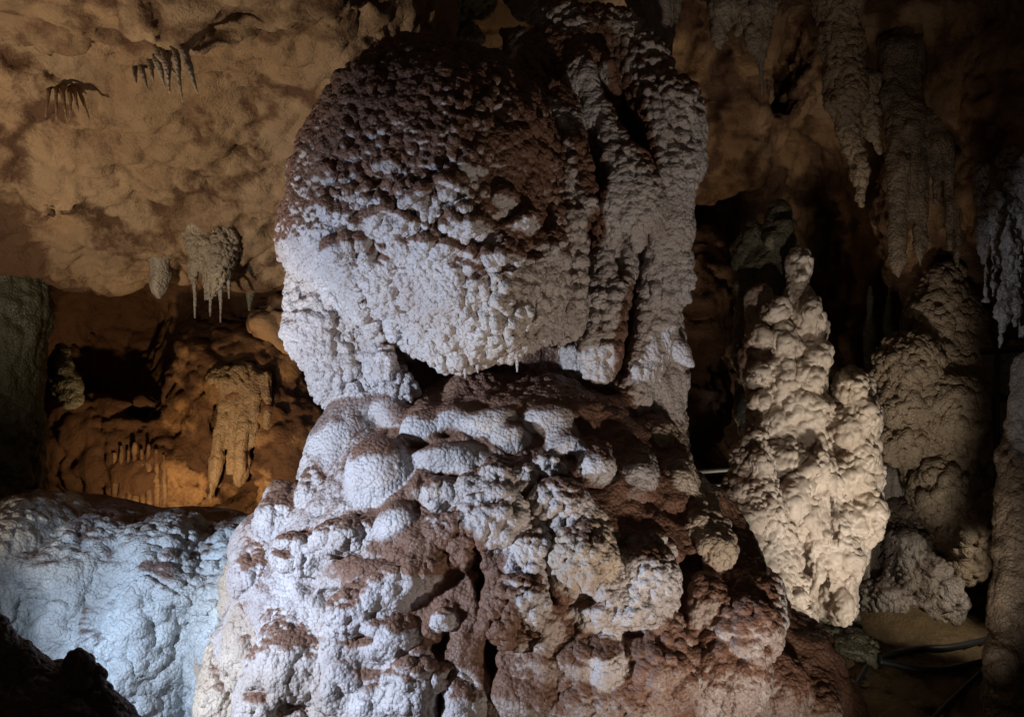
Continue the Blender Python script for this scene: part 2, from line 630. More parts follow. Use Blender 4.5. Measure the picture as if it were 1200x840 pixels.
def split_parts(F, v, q, labf, attrs, mat, root, part_name=lambda key: key, mats={}):
    fl = labf[q[:, 0]]
    out = {}
    for i, key in enumerate(F.names):
        m = fl == i
        if m.sum() < 20:
            continue
        out[key] = link_part(part_name(key), v, q[m], mats.get(key, mat), root, attrs)
    for k, o in out.items():      # the lobes grow on a part: one level deeper
        if 'lobe#' in k or 'bulge#' in k:
            host = out.get('side_column' if k.startswith('side') else 'pedestal', out.get('body'))
            if host:
                o.parent = host
    return out


def strip(key):
    return key.split('#')[0]


def say(*a):
    print('[%.1fs]' % (time.time() - T0), *a)

# ------------------------------------------------------------------ the great stalagmite column in the middle


def build_column():
    global COLUMN
    F = COLUMN = Field((-2.15, 4.15, 0.1), (2.1, 6.75, 4.9), 0.0162)
    # pedestal core
    F.tube([(580, 615, 6.05, 165), (582, 662, 6.0, 212), (577, 730, 5.95, 282), (592, 820, 5.85, 342), (602, 920, 5.8, 380)], 'pedestal', 0.10, 0.70)
    # the neck behind, and the back of the column
    F.tube([(690, 85, 6.45, 60), (722, 160, 6.47, 86), (722, 300, 6.44, 76), (718, 420, 6.38, 76), (735, 500, 6.33, 66)], 'column_back', 0.10, 0.8)
    F.blob(648, 75, 6.4, 52, 42, 0.28, 'column_back', 0.10)
    F.blob(792, 160, 6.45, 34, 66, 0.22, 'column_back', 0.08)
    F.blob(800, 190, 6.4, 26, 26, 0.15, 'column_back', 0.05)
    F.tube([(590, 320, 6.4, 120), (600, 400, 6.4, 90), (600, 480, 6.4, 90)], 'neck', 0.06, 0.5)
    F.tube([(500, 400, 6.4, 60), (490, 490, 6.35, 70)], 'neck', 0.06, 0.5)
    # the dome: a great round head
    F.blob(508, 234, 5.9, 158, 178, 0.92, 'dome', 0.05)
    F.blob(450, 272, 5.80, 110, 84, 0.60, 'dome', 0.08)
    F.blob(378, 275, 5.95, 46, 56, 0.30, 'dome', 0.08)
    F.blob(552, 300, 5.62, 108, 104, 0.60, 'dome', 0.10)
    F.blob(568, 335, 5.56, 92, 84, 0.50, 'flowstone_curtain', 0.08)
    F.tube([(525, 335, 5.5, 70), (540, 388, 5.44, 48), (540, 416, 5.42, 20)], 'flowstone_curtain', 0.08, 0.8)
    F.tube([(646, 320, 5.62, 42), (648, 362, 5.58, 32), (650, 384, 5.56, 14)], 'flowstone_curtain', 0.06, 0.8)
    F.tube([(595, 360, 5.46, 46), (602, 398, 5.43, 20)], 'flowstone_curtain', 0.05, 0.8)
    F.tube([(476, 345, 5.6, 30), (500, 398, 5.52, 18)], 'flowstone_curtain', 0.05, 0.8)
    # shelves and pockets on its face
    for (px, py, rx, ry, out, roll) in ((470, 262, 40, 13, .06, 10), (418, 285, 34, 14, .04, -12), (527, 228, 20, 16, .07, 4), (548, 266, 26, 17, .09, -6), (488, 234, 26, 11, .05, 14),
                                        (606, 262, 26, 13, .06, -16), (640, 290, 20, 18, .05, 8), (436, 228, 20, 14, .04, 22), (590, 236, 16, 11, .05, -20),
                                        (396, 240, 18, 14, .04, 10), (390, 205, 14, 12, .04, -8), (548, 196, 11, 13, .04, 0), (455, 192, 16, 11, .03, 12), (510, 292, 30, 13, .05, 9), (585, 300, 22, 16, .05, -14)):
        Y = F.hit(px, py)
        F.blob(px, py, Y + 0.03, rx, ry, 0.03 + out * 1.5, 'dome', 0.025, rot=(-28, roll, 0))
    for (px, py, rx, ry, roll) in ((492, 252, 26, 6, 16), (552, 248, 20, 7, -8), (600, 250, 24, 6, -24), (565, 286, 26, 6, 6)):
        Y = F.hit(px, py)
        F.blob(px, py, Y, rx, ry, 0.10, 'dome', 0.03, rot=(0, roll, 0), cut=True)
    # hanging lobe on the left of the head
    F.tube([(384, 325, 6.02, 42), (391, 385, 5.98, 53), (414, 432, 5.94, 50), (430, 466, 5.92, 38)], 'hanging_lobe', 0.03, 0.8)
    F.tube([(446, 380, 5.8, 20), (458, 430, 5.75, 26), (470, 452, 5.75, 16)], 'hanging_lobe', 0.04, 0.8)
    for (px, py, r) in ((428, 338, 5), (436, 352, 7), (443, 368, 8), (451, 384, 9), (460, 400, 10), (470, 414, 11), (482, 428, 12)):
        Y = F.hit(px, py, 4, 6.9) or 5.6
        F.blob(px, py, Y + 0.05, r, 13, 0.20, 'hanging_lobe', 0.02, rot=(0, -28, 0), cut=True)
    # the draperies on the right of the head
    def drape(key, pts, k=0.04, ds=0.6):
        F.tube([(x, y, Y + 0.03, r * 1.22) for x, y, Y, r in pts], key, k + 0.02, ds)
    drape('drapery#1', [(622, 78, 6.15, 16), (652, 125, 5.85, 18), (668, 185, 5.62, 17), (674, 260, 5.52, 20), (676, 335, 5.52, 18), (668, 374, 5.52, 10)], 0.025)
    drape('drapery#2', [(664, 58, 6.2, 22), (692, 92, 6.02, 22), (706, 130, 5.95, 18), (716, 170, 5.90, 22), (728, 212, 5.84, 32), (736, 246, 5.82, 34), (736, 268, 5.86, 22)])
    drape('drapery#3', [(722, 40, 6.25, 24), (754, 78, 6.15, 22), (776, 130, 6.0, 24), (782, 200, 5.95, 24), (780, 270, 5.95, 24), (778, 330, 6.0, 24)])
    drape('drapery#4', [(690, 250, 5.9, 14), (684, 268, 5.85, 12)])
    drape('drapery#4', [(712, 300, 6.02, 24), (712, 360, 5.95, 28), (708, 410, 5.9, 22), (703, 438, 5.88, 9)])
    drape('drapery#5', [(772, 330, 6.1, 22), (764, 380, 6.05, 22), (752, 430, 6.0, 20), (742, 470, 5.95, 16)])
    drape('drapery#6', [(778, 380, 6.2, 18), (772, 440, 6.15, 26), (770, 500, 6.1, 24)])
    drape('drapery#5', [(736, 330, 6.15, 14), (726, 400, 6.1, 16), (722, 440, 6.05, 14)])
    F.tube([(778, 395, 6.1, 16), (795, 412, 6.05, 11), (812, 428, 6.0, 4)], 'spur', 0.05)
    F.tube([(786, 440, 6.1, 10), (796, 478, 6.1, 3)], 'spur', 0.04)
    F.tube([(776, 450, 6.05, 10), (786, 476, 6.05, 3)], 'spur', 0.04)
    F.tube([(655, 30, 6.35, 25), (700, 45, 6.35, 32), (738, 70, 6.4, 30)], 'column_back', 0.06)
    # hollows between the draperies
    F.blob(696, 185, (F.hit(696, 185, 4, 6.9) or 5.80) + 0.04, 14, 46, 0.34, 'drapery#2', 0.03, rot=(0, -8, 0), cut=True)
    F.blob(745, 150, (F.hit(745, 150, 4, 6.9) or 5.95) + 0.04, 14, 78, 0.30, 'drapery#3', 0.04, rot=(0, -14, 0), cut=True)
    F.blob(728, 300, 5.9, 10, 30, 0.2, 'drapery#4', 0.03, cut=True)
    F.blob(645, 108, 5.95, 10, 24, 0.10, 'drapery#1', 0.04, rot=(0, -35, 0), cut=True)
    F.blob(698, 268, (F.hit(698, 268, 4, 6.9) or 5.80) + 0.04, 15, 24, 0.22, 'drapery#4', 0.04, cut=True)
    F.blob(738, 375, 5.94, 6, 55, 0.12, 'drapery#5', 0.03, rot=(0, 8, 0), cut=True)
    F.blob(648, 92, (F.hit(648, 92, 4, 6.9) or 5.98) + 0.04, 9, 40, 0.22, 'drapery#1', 0.03, rot=(0, -35, 0), cut=True)
    F.blob(722, 120, (F.hit(722, 120, 4, 6.9) or 6.0) + 0.04, 12, 70, 0.24, 'drapery#3', 0.03, rot=(0, -22, 0), cut=True)
    F.blob(688, 285, (F.hit(688, 285, 4, 6.9) or 5.8) + 0.04, 8, 60, 0.28, 'drapery#4', 0.025, cut=True)
    F.blob(757, 300, 5.95, 6, 50, 0.16, 'drapery#3', 0.02, cut=True)
    F.blob(692, 350, (F.hit(692, 350, 4, 6.9) or 5.75) + 0.04, 9, 76, 0.32, 'drapery#4', 0.02, cut=True)
    F.blob(735, 385, (F.hit(735, 385, 4, 6.9) or 5.95) + 0.04, 12, 66, 0.30, 'drapery#5', 0.02, rot=(0, 10, 0), cut=True)
    # the dark mouth under the chin
    F.blob(505, 447, 5.55, 24, 20, 0.45, 'pedestal', 0.04, cut=True)
    F.blob(560, 441, 5.45, 66, 9, 0.40, 'pedestal', 0.03, cut=True)
    F.blob(650, 420, 5.45, 42, 15, 0.50, 'pedestal', 0.03, rot=(0, -14, 0), cut=True)
    F.blob(665, 420, 5.6, 22, 12, 0.28, 'pedestal', 0.03, cut=True)
    # brown shoulder under the chin
    F.blob(630, 486, 5.95, 108, 40, 0.54, 'pedestal', 0.06)
    F.blob(700, 524, 5.85, 62, 40, 0.42, 'pedestal', 0.06)
    F.blob(775, 600, 5.9, 48, 70, 0.40, 'pedestal', 0.06)
    F.blob(850, 740, 5.8, 62, 62, 0.5, 'pedestal', 0.06)
    F.blob(930, 830, 5.7, 52, 62, 0.5, 'pedestal', 0.06)
    F.blob(330, 660, 5.8, 50, 70, 0.4, 'pedestal', 0.06)
    # the left shoulder falls in smooth draperies
    F.tube([(430, 475, 5.9, 40), (405, 530, 5.72, 44), (392, 570, 5.6, 36)], 'shoulder_drapery', 0.05, 0.7)
    F.tube([(455, 480, 5.75, 20), (478, 520, 5.55, 16), (486, 560, 5.45, 14)], 'shoulder_drapery', 0.05)
    F.blob(915, 800, 5.7, 70, 80, 0.5, 'pedestal', 0.08)
    F.blob(965, 850, 5.7, 46, 60, 0.4, 'pedestal', 0.08)
    # lobes: (px, py, rx, ry, roll, how far proud in m, style)
    L = [
        (445, 560, 43, 36, 0, .15, 'smooth_lobe'),
        (493, 503, 24, 16, 0, .07, 'smooth_lobe'), (530, 492, 20, 13, -20, .06, 'smooth_lobe'), (572, 498, 30, 15, -20, .08, 'smooth_lobe'),
        (598, 516, 20, 13, -10, .08, 'smooth_lobe'), (530, 540, 44, 14, 6, .09, 'smooth_lobe'), (640, 492, 26, 12, -20, .06, 'smooth_lobe'), (655, 512, 20, 16, 0, .06, 'smooth_lobe'),
        (517, 579, 18, 18, 0, .09, 'flowstone_lobe'), (552, 572, 19, 20, 0, .10, 'flowstone_lobe'), (580, 562, 20, 21, 0, .10, 'flowstone_lobe'),
        (615, 558, 14, 17, 0, .09, 'flowstone_lobe'), (643, 552, 19, 15, 0, .08, 'flowstone_lobe'), (697, 542, 21, 27, 0, .12, 'flowstone_lobe'),
        (663, 525, 24, 12, -15, .07, 'smooth_lobe'), (578, 612, 38, 34, -15, .13, 'flowstone_lobe'), (525, 622, 25, 19, 20, .09, 'flowstone_lobe'),
        (467, 618, 27, 22, 10, .08, 'smooth_lobe'), (658, 598, 36, 26, 8, .11, 'flowstone_lobe'), (622, 634, 24, 36, 20, .10, 'flowstone_lobe'),
        (616, 690, 30, 42, 8, .15, 'flowstone_lobe'), (586, 698, 13, 22, 0, .09, 'flowstone_lobe'),
        (684, 650, 36, 46, 0, .16, 'cream_lobe'), (752, 668, 44, 60, 0, .17, 'fluted_lobe'), (700, 712, 34, 26, 0, .10, 'fluted_lobe'), (744, 722, 24, 20, 0, .10, 'fluted_lobe'),
        (748, 560, 22, 22, 20, .08, 'flowstone_lobe'), (776, 520, 26, 16, 15, .09, 'cream_lobe'), (790, 560, 24, 34, 0, .09, 'cream_lobe'), (815, 610, 30, 44, -15, .10, 'cream_lobe'),
        (838, 640, 24, 28, 0, .09, 'cream_lobe'),
        (626, 735, 40, 30, 0, .08, 'brown_lobe'), (676, 762, 30, 40, 0, .09, 'brown_lobe'), (708, 772, 24, 32, 0, .12, 'flowstone_lobe'),
        (626, 778, 36, 24, 0, .08, 'brown_lobe'), (582, 720, 22, 36, 0, .08, 'brown_lobe'), (614, 815, 40, 30, 0, .09, 'brown_lobe'), (765, 780, 52, 56, 0, .15, 'brown_lobe'),
        (820, 700, 34, 40, 0, .10, 'brown_lobe'), (868, 705, 40, 44, 0, .13, 'brown_lobe'), (902, 712, 16, 40, 0, .10, 'fluted_lobe'), (842, 792, 60, 50, 0, .16, 'brown_lobe'), (905, 812, 44, 40, 0, .12, 'brown_lobe'), (948, 836, 40, 40, 0, .10, 'brown_lobe'), (870, 745, 44, 30, 0, .10, 'brown_lobe'),
        (735, 830, 50, 40, 0, .12, 'brown_lobe'), (680, 828, 40, 30, 0, .09, 'brown_lobe'), 
        (505, 650, 36, 26, 0, .06, 'brown_lobe'), (545, 650, 24, 26, 0, .05, 'brown_lobe'),
        (405, 632, 40, 18, -12, .10, 'fluted_lobe'), (352, 655, 34, 22, 14, .09, 'fluted_lobe'), (470, 688, 58, 22, -28, .13, 'flowstone_lobe'), (520, 722, 14, 16, 0, .08, 'flowstone_lobe'),
        (420, 720, 42, 24, -12, .12, 'flowstone_lobe'), (455, 752, 36, 22, -15, .11, 'flowstone_lobe'), (490, 798, 40, 46, 10, .14, 'fluted_lobe'), (538, 808, 24, 44, -6, .12, 'fluted_lobe'),
        (404, 790, 36, 44, 0, .12, 'flowstone_lobe'), (345, 760, 44, 62, 0, .12, 'fluted_lobe'), (300, 740, 34, 64, 8, .08, 'cream_lobe'), (268, 800, 34, 60, 8, .08, 'cream_lobe'), (320, 820, 44, 50, 0, .10, 'fluted_lobe'),
        (330, 605, 28, 34, 10, .08, 'fluted_lobe'), (300, 665, 26, 36, 12, .08, 'fluted_lobe'), (372, 560, 20, 40, 6, .05, 'fluted_lobe'),
        (445, 830, 40, 36, 0, .09, 'flowstone_lobe'),
    ]
    cnt = 0
    for (px, py, rx, ry, roll, out, sty) in L:
        Y = F.hit(px, py, 3.6, 7.0)
        if Y is None:
            Y = 5.9
        cnt += 1
        u = Y / FPX
        key = '%s#%d' % (sty, cnt)
        if rx > 1.05 * ry:
            d = max(0.5 * (rx + ry) * u * 0.9, out)
            F.blob(px, py - 0.14 * ry, Y + d - out, rx, ry * 1.2, d, key, 0.065 if sty == 'smooth_lobe' else 0.045, rot=(-20, roll, 0))
        else:      # a drop that swells out of the slope and hangs over at its lower end
            Yt = F.hit(px, py - 1.25 * ry, 3.6, 7.0) or Y + 0.1
            rb = 0.92 * rx * u
            sx = math.sin(math.radians(roll)) * ry
            F.cone(P(px + 0.6 * sx, py - 0.6 * ry, min(Yt, Y + 0.3) + 0.75 * rb), P(px - 0.3 * sx, py + ry - 0.95 * rx, Y + rb * 0.85 - out), 0.85 * rb, 1.12 * rb, key, 0.06 if sty == 'smooth_lobe' else 0.045, 0.85)
    # the lobes overhang: a dark gap under each lower edge
    for k, (px, py, rx, ry, roll, out, sty) in enumerate(L):
        yy = py + ry * 1.08
        Y = F.hit(px, yy, 3.6, 7.0)
        if Y and sty != 'brown_lobe' and k % 3:
            F.blob(px, yy + 3, Y, rx * 0.6, 3.5 + 0.08 * ry, 0.05 + 0.25 * out, 'pedestal', 0.035, rot=(0, roll * 0.7, 0), cut=True)
    for i, (px, py, rx, ry, sty) in enumerate(((826, 622, 22, 46, 'cream_lobe'), (785, 548, 20, 40, 'cream_lobe'), (898, 712, 17, 44, 'fluted_lobe'), (850, 645, 18, 30, 'cream_lobe'),
                                    (326, 640, 22, 40, 'fluted_lobe'), (366, 580, 18, 44, 'fluted_lobe'), (282, 700, 22, 46, 'cream_lobe'), (256, 790, 24, 60, 'cream_lobe'), (762, 510, 24, 20, 'cream_lobe'))):
        F.blob(px, py, 5.92, rx, ry, 0.2, '%s#%d' % (sty, 90 + i), 0.04)
    # crevices between the lobes
    for (px, py, rx, ry, dep) in ((564, 690, 7, 40, .2), (574, 775, 9, 44, .22), (556, 650, 8, 24, .14), (640, 672, 6, 20, .12), (806, 690, 6, 30, .14), (800, 720, 7, 20, .14),
                                  (520, 760, 18, 20, .15), (515, 828, 10, 20, .2), (645, 690, 8, 24, .1), (372, 790, 8, 30, .1), (385, 700, 26, 7, .08), (770, 590, 20, 6, .06), (660, 560, 40, 6, .06),
                                  (600, 590, 5, 14, .08), (490, 590, 12, 16, .08), (440, 660, 40, 7, .08)):
        Y = F.hit(px, py, 3.6, 7.0)
        F.blob(px, py, Y, rx, ry, dep, 'pedestal', 0.03, cut=True)
    say('column field')
    #            knob  kh     flute  fh    lump  lh    mud  ledge cream  threshold
    sty = {
        'default': (0.047, 0.03, 0.06, 0.010, 0.3, 0.03, 0.05, 0.8, 0.2),
        'dome': (0.057, 0.074, 0.10, 0.014, 0.3, 0.03, 0.16, 1.0, 0.15, -0.24, 0.0),
        'flowstone_curtain': (0.052, 0.066, 0.10, 0.045, 0.3, 0.03, 0.02, 0.8, 0.3, 0.15, 0.0, 1.0),
        'hanging_lobe': (0.052, 0.066, 0.10, 0.040, 0.3, 0.03, 0.0, 0.7, 0.1, 0.15, 0.0, 1.0),
        'column_back': (0.052, 0.052, 0.10, 0.025, 0.3, 0.04, 0.15, 0.9, 0.3, 0.15, 0.0, 1.0),
        'drapery': (0.052, 0.052, 0.10, 0.036, 0.3, 0.02, 0.0, 0.8, 0.35, 0.15, 0.0, 1.0),
        'neck': (0.047, 0.016, 0.10, 0.012, 0.25, 0.05, 0.8, 0.5, 0.3),
        'spur': (0.047, 0.008, 0.06, 0.006, 0.2, 0.01, 0.0, 0.5, 0.4),
        'pedestal': (0.047, 0.018, 0.10, 0.012, 0.25, 0.09, 0.75, 0.5, 0.3),
        'shoulder_drapery': (0.047, 0.005, 0.10, 0.014, 0.3, 0.03, 0.0, 0.6, 0.1),
        'smooth_lobe': (0.047, 0.005, 0.06, 0.008, 0.16, 0.03, 0.02, 0.95, 0.15, 0.42),
        'flowstone_lobe': (0.047, 0.036, 0.06, 0.012, 0.16, 0.03, 0.06, 0.9, 0.2, 0.42),
        'fluted_lobe': (0.047, 0.036, 0.06, 0.024, 0.16, 0.03, 0.06, 0.9, 0.25, 0.42),
        'cream_lobe': (0.047, 0.034, 0.06, 0.024, 0.16, 0.03, 0.06, 0.7, 0.85, 0.5),
        'brown_lobe': (0.047, 0.036, 0.06, 0.016, 0.16, 0.04, 0.50, 0.4, 0.5),
    }

    def deposits(v, lab, F):      # where mud has washed over the stone and where it is bare
        ped = np.isin(lab, [F.names.index('pedestal')])
        bare = np.clip((-0.55 - v[:, 0] + 0.25 * fbm(v * 2.3, 3, 91)) / 0.35, 0, 1)
        out = -0.75 * bare * ped
        # mud washed down the troughs between the draperies and in the valleys
        for (px, py, Y, rx, ry, roll, a) in ((692, 195, 5.75, 20, 50, -6, .9), (742, 140, 6.0, 18, 85, -16, .9), (655, 110, 6.0, 16, 40, -35, .8), (692, 272, 5.8, 18, 28, 0, .8),
                                          (733, 385, 5.95, 12, 62, 10, .7), (630, 190, 5.3, 50, 70, 0, .35), (700, 60, 6.2, 40, 30, 0, .7), (640, 70, 6.1, 40, 28, 0, .8), (505, 640, 4.9, 60, 30, 0, .6), (575, 730, 4.6, 40, 80, 0, .6)):
            c = P(px, py, Y)
            u = Y / FPX
            x, z = v[:, 0] - c[0], v[:, 2] - c[2]
            cr, sr = math.cos(math.radians(roll)), math.sin(math.radians(roll))
            x, z = x * cr - z * sr, x * sr + z * cr
            r = np.sqrt((x / (rx * u)) ** 2 + (z / (ry * u)) ** 2 + ((v[:, 1] - c[1]) / 0.5) ** 2) + 0.35 * fbm(v * 5, 3, 95)
            out = out + a * np.clip((1.15 - r) / 0.35, 0, 1)
        return out
    v, q, lab, at = sculpt(F, sty, seed=3, extra=deposits)
    say('column sculpted', len(v))
    root = empty('stalagmite_column', P(600, 840, 5.9), 'huge knobbly white stalagmite column in the middle with a round brown topped dome head', 'stalagmite')
    names = {'smooth_lobe': 'flowstone_lobe', 'fluted_lobe': 'flowstone_lobe', 'cream_lobe': 'flowstone_lobe', 'brown_lobe': 'flowstone_lobe'}
    parts = split_parts(F, v, q, lab, at, M_MAIN, root, lambda k: names.get(strip(k), strip(k)))
    for k, o in parts.items():
        l = {'smooth_lobe': 'smooth rounded white lobe', 'fluted_lobe': 'white lobe with vertical flutes', 'cream_lobe': 'cream coloured fluted lobe', 'brown_lobe': 'mud brown knobbly lobe'}.get(strip(k))
        if l:
            o['label'] = l
    return root


COLUMN_ROOT = build_column()

# ------------------------------------------------------------------ the cave itself: roof, walls, floor


def floor_z(x, y):
    p = np.stack([np.asarray(x, float).ravel(), np.asarray(y, float).ravel(), np.zeros(np.size(x))], 1)
    z = 0.10 * fbm(p * 0.7, 3, 201) + 0.035 * fbm(p * 3.1, 4, 205)
    z += 0.30 * np.exp(-((p[:, 0] - 2.35) ** 2 / 0.35 + (p[:, 1] - 7.4) ** 2 / 0.5))      # mound under the statue like stalagmite
    z += 0.35 * np.exp(-((p[:, 0] - 3.3) ** 2 / 0.4 + (p[:, 1] - 8.8) ** 2 / 0.4))
    z -= 0.10 * (p[:, 1] - 8.0) * (p[:, 1] < 8.0) * -0.2
    return z.reshape(np.shape(x))


def build_floor():
    xs = np.linspace(-7, 7, 300)
    ys = np.linspace(2.2, 14, 260)
    X, Y = np.meshgrid(xs, ys, indexing='ij')
    Z = floor_z(X, Y)
    v = np.stack([X.ravel(), Y.ravel(), Z.ravel()], 1)
    i = np.arange(300 * 260).reshape(300, 260)
    q = np.stack([i[:-1, :-1].ravel(), i[1:, :-1].ravel(), i[1:, 1:].ravel(), i[:-1, 1:].ravel()], 1)
    v[:, 2] += 0.05 * (knob(v * 5, 211) - 0.3) + 0.025 * knob(v * 13, 213)
    o = link_part('ground', v, q, M_FLOOR, None, {'mud': 0.4 + 0.5 * fbm(v * 1.2, 4, 215), 'tint': 0.5 + fbm(v * 0.8, 3, 216)})
    tag(o, 'brown earthy cave floor at the lower right', None, None, 'structure')


def build_room():
    global ROOM
    F = ROOM = Field((-6.4, 2.3, -0.6), (6.4, 13.2, 7.0), 0.066)
    sl, X, Y, Z = F.box(F.lo, F.lo + F.n * F.vox)
    # broad unevenness of every rock face
    p = np.stack(np.broadcast_arrays(X, Y, Z), -1).reshape(-1, 3)
    big = (0.34 * fbm(p * 0.55, 3, 221)).reshape(X.shape[0], Y.shape[1], Z.shape[2]) + (0.10 * vnoise(p * 2.0, 223)).reshape(X.shape[0], Y.shape[1], Z.shape[2])

    def smax(a, b, k):
        h = np.clip(0.5 - 0.5 * (b - a) / k, 0, 1)
        return b * (1 - h) + a * h + k * h * (1 - h)
    # the sloping vault at the upper left comes down to a lip, the alcove opens behind it
    slope = (4.68 - 0.70 * (Y - 6.0) + 0.10 * (X + 2.5) - Z) * 0.82
    lip = smax(slope + 0 * Z, Y - 8.65 + 0.10 * (X + 2.5) + 0 * Z, 0.35)
    lip = smax(lip, X + 0.45 + 0 * Y + 0 * Z, 0.4)
    F.put(sl, (lip + 0.55 * big).astype(f32), 0.3, 'ceiling')
    # roof over everything behind
    F.put(sl, (5.5 - 0.12 * np.abs(X) - Z + big + 0 * X + 0 * Y).astype(f32), 0.4, 'ceiling')
    # back wall, side walls
    F.put(sl, ((10.9 - Y) + big + 0 * X + 0 * Z).astype(f32), 0.5, 'cave_wall')
    F.put(sl, ((X + 5.4) + big + 0 * Y + 0 * Z).astype(f32), 0.5, 'cave_wall')
    F.put(sl, (5.3 - X - 0.12 * (Y - 7) + big + 0 * Z).astype(f32), 0.5, 'cave_wall')
    # right: the face between the column and the dark passage
    F.blob(830, 60, 9.4, 120, 170, 0.9, 'cave_wall', 0.3)
    F.blob(880, 20, 9.0, 110, 90, 0.9, 'cave_wall', 0.3)
    F.blob(808, 345, 9.9, 62, 80, 0.6, 'cave_wall', 0.15)
    F.blob(800, 470, 10.2, 60, 70, 0.5, 'cave_wall', 0.15)
    # right wall that leans in over the passage
    F.blob(1120, 60, 8.8, 110, 170, 0.9, 'cave_wall', 0.3)
    F.blob(1210, 120, 8.0, 100, 190, 0.8, 'cave_wall', 0.3)
    F.blob(1040, 20, 9.0, 70, 130, 0.6, 'cave_wall', 0.3)
    F.blob(1075, 250, 9.3, 40, 130, 0.5, 'cave_wall', 0.2)
    F.blob(1150, 250, 9.0, 60, 110, 0.5, 'cave_wall', 0.2)
    F.blob(1120, 640, 9.9, 60, 120, 0.4, 'cave_wall', 0.2)
    # alcove at the left: boulder, recess and ribs
    F.blob(334, 372, 9.6, 46, 34, 0.40, 'cave_wall', 0.06)
    F.blob(352, 402, 9.5, 30, 18, 0.30, 'cave_wall', 0.05)
    F.blob(290, 470, 11.0, 110, 110, 0.75, 'cave_wall', 0.3)
    F.blob(350, 540, 10.6, 60, 80, 0.5, 'cave_wall', 0.2)
    F.blob(190, 560, 10.6, 90, 50, 0.5, 'cave_wall', 0.2)
    F.blob(125, 390, 10.6, 75, 62, 0.9, 'cave_wall', 0.2, cut=True)
    F.blob(120, 530, 10.7, 90, 70, 0.5, 'cave_wall', 0.25)
    F.blob(152, 482, 10.4, 16, 7, 0.5, 'cave_wall', 0.05, cut=True)
    F.blob(255, 500, 10.2, 9, 34, 0.5, 'cave_wall', 0.06, cut=True)
    F.blob(284, 530, 10.2, 6, 18, 0.5, 'cave_wall', 0.05, cut=True)
    # dark passage behind the statue like stalagmite
    F.blob(900, 330, 11.2, 110, 190, 1.3, 'cave_wall', 0.2, cut=True)
    F.blob(930, 480, 11.0, 110, 130, 1.3, 'cave_wall', 0.2, cut=True)
    F.blob(1025, 330, 10.5, 40, 120, 1.2, 'cave_wall', 0.1, cut=True)
    # the alcove has a roof of its own behind the lip
    F.put(sl, smax(4.3 - Z + big + 0 * X, X + 0.9 + 0 * Y + 0 * Z, 0.3).astype(f32), 0.3, 'ceiling')
    # an overhanging shelf across the vault
    pts = [(212, 54), (265, 38), (330, 26), (395, 6), (450, -12)]
    pts = [(x, y, F.hit(x, y, 3, 10) or 7.0, 20) for x, y in pts]
    F.tube(pts, 'ceiling', 0.10, 0.7)
    for (px, py, rx, ry, out) in ((60, 40, 60, 36, .12), (120, 60, 40, 24, .1), (30, 90, 50, 20, .1), (180, 30, 44, 26, .1), (90, 10, 60, 30, .12), (230, 285, 40, 18, .1), (270, 290, 34, 16, .12), (120, 280, 40, 20, .08), (60, 230, 40, 40, .1)):
        y = F.hit(px, py, 3, 10)
        if y:
            F.blob(px, py, y + 0.05, rx, ry, 0.05 + out, 'ceiling', 0.08)
    # pockets above the column
    F.blob(560, 25, 8.6, 60, 30, 1.0, 'ceiling', 0.1, cut=True)
    F.blob(930, 70, 8.6, 26, 55, 0.9, 'cave_wall', 0.08, cut=True)
    sty = {
        'default': (0.16, 0.03, 0.3, 0.0, 0.5, 0.10, 0.15, 0.4, 0.5),
        'ceiling': (0.20, 0.025, 0.30, 0.0, 0.55, 0.10, 0.10, 0.2, 0.3, 0.5, 0.05),
        'cave_wall': (0.15, 0.03, 0.30, 0.05, 0.5, 0.13, 0.25, 0.4, 0.8, 0.15, 0.05),
    }

    def deposits(v, lab, F):
        # veins and dark patches
        r1 = 1 - np.abs(fbm(v * 1.4 + 3, 5, 231)) * 5.0
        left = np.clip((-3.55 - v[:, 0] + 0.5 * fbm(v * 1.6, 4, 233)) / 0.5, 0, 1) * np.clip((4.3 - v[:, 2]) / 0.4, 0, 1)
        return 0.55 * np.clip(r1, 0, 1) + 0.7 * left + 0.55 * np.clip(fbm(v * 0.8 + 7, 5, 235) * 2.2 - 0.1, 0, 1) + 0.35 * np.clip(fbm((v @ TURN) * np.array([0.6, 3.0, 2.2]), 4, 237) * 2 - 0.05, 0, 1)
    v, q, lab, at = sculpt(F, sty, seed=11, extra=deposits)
    # ridged cracks and scallops on the rock
    n = normals(v, q)
    w = np.stack([fbm(v * 1.5, 2, 241), fbm(v * 1.5, 2, 242), fbm(v * 1.5, 2, 243)], 1)
    crack = np.clip(1 - np.abs(fbm(v * 1.9 + w * 0.5, 4, 245)) * 7, 0, 1)
    crack2 = np.clip(1 - np.abs(fbm(v * 4.3 + w, 3, 246)) * 6, 0, 1) * np.clip(0.5 + fbm(v * 0.9, 2, 247) * 2, 0, 1)
    v = v - n * (0.05 * crack ** 2 + 0.016 * crack2 ** 2)[:, None]
    at['mud'] = at['mud'] + 0.25 * crack ** 3
    sel = q
    for i, key in enumerate(F.names):
        m = lab[q[:, 0]] == i
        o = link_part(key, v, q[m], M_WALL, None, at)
        tag(o, {'ceiling': 'tan rock vault of the cave roof', 'cave_wall': 'orange brown rock walls around the chamber'}[key], None, None, 'structure')
    say('room', len(v))


build_floor()
build_room()

# ------------------------------------------------------------------ growing other formations


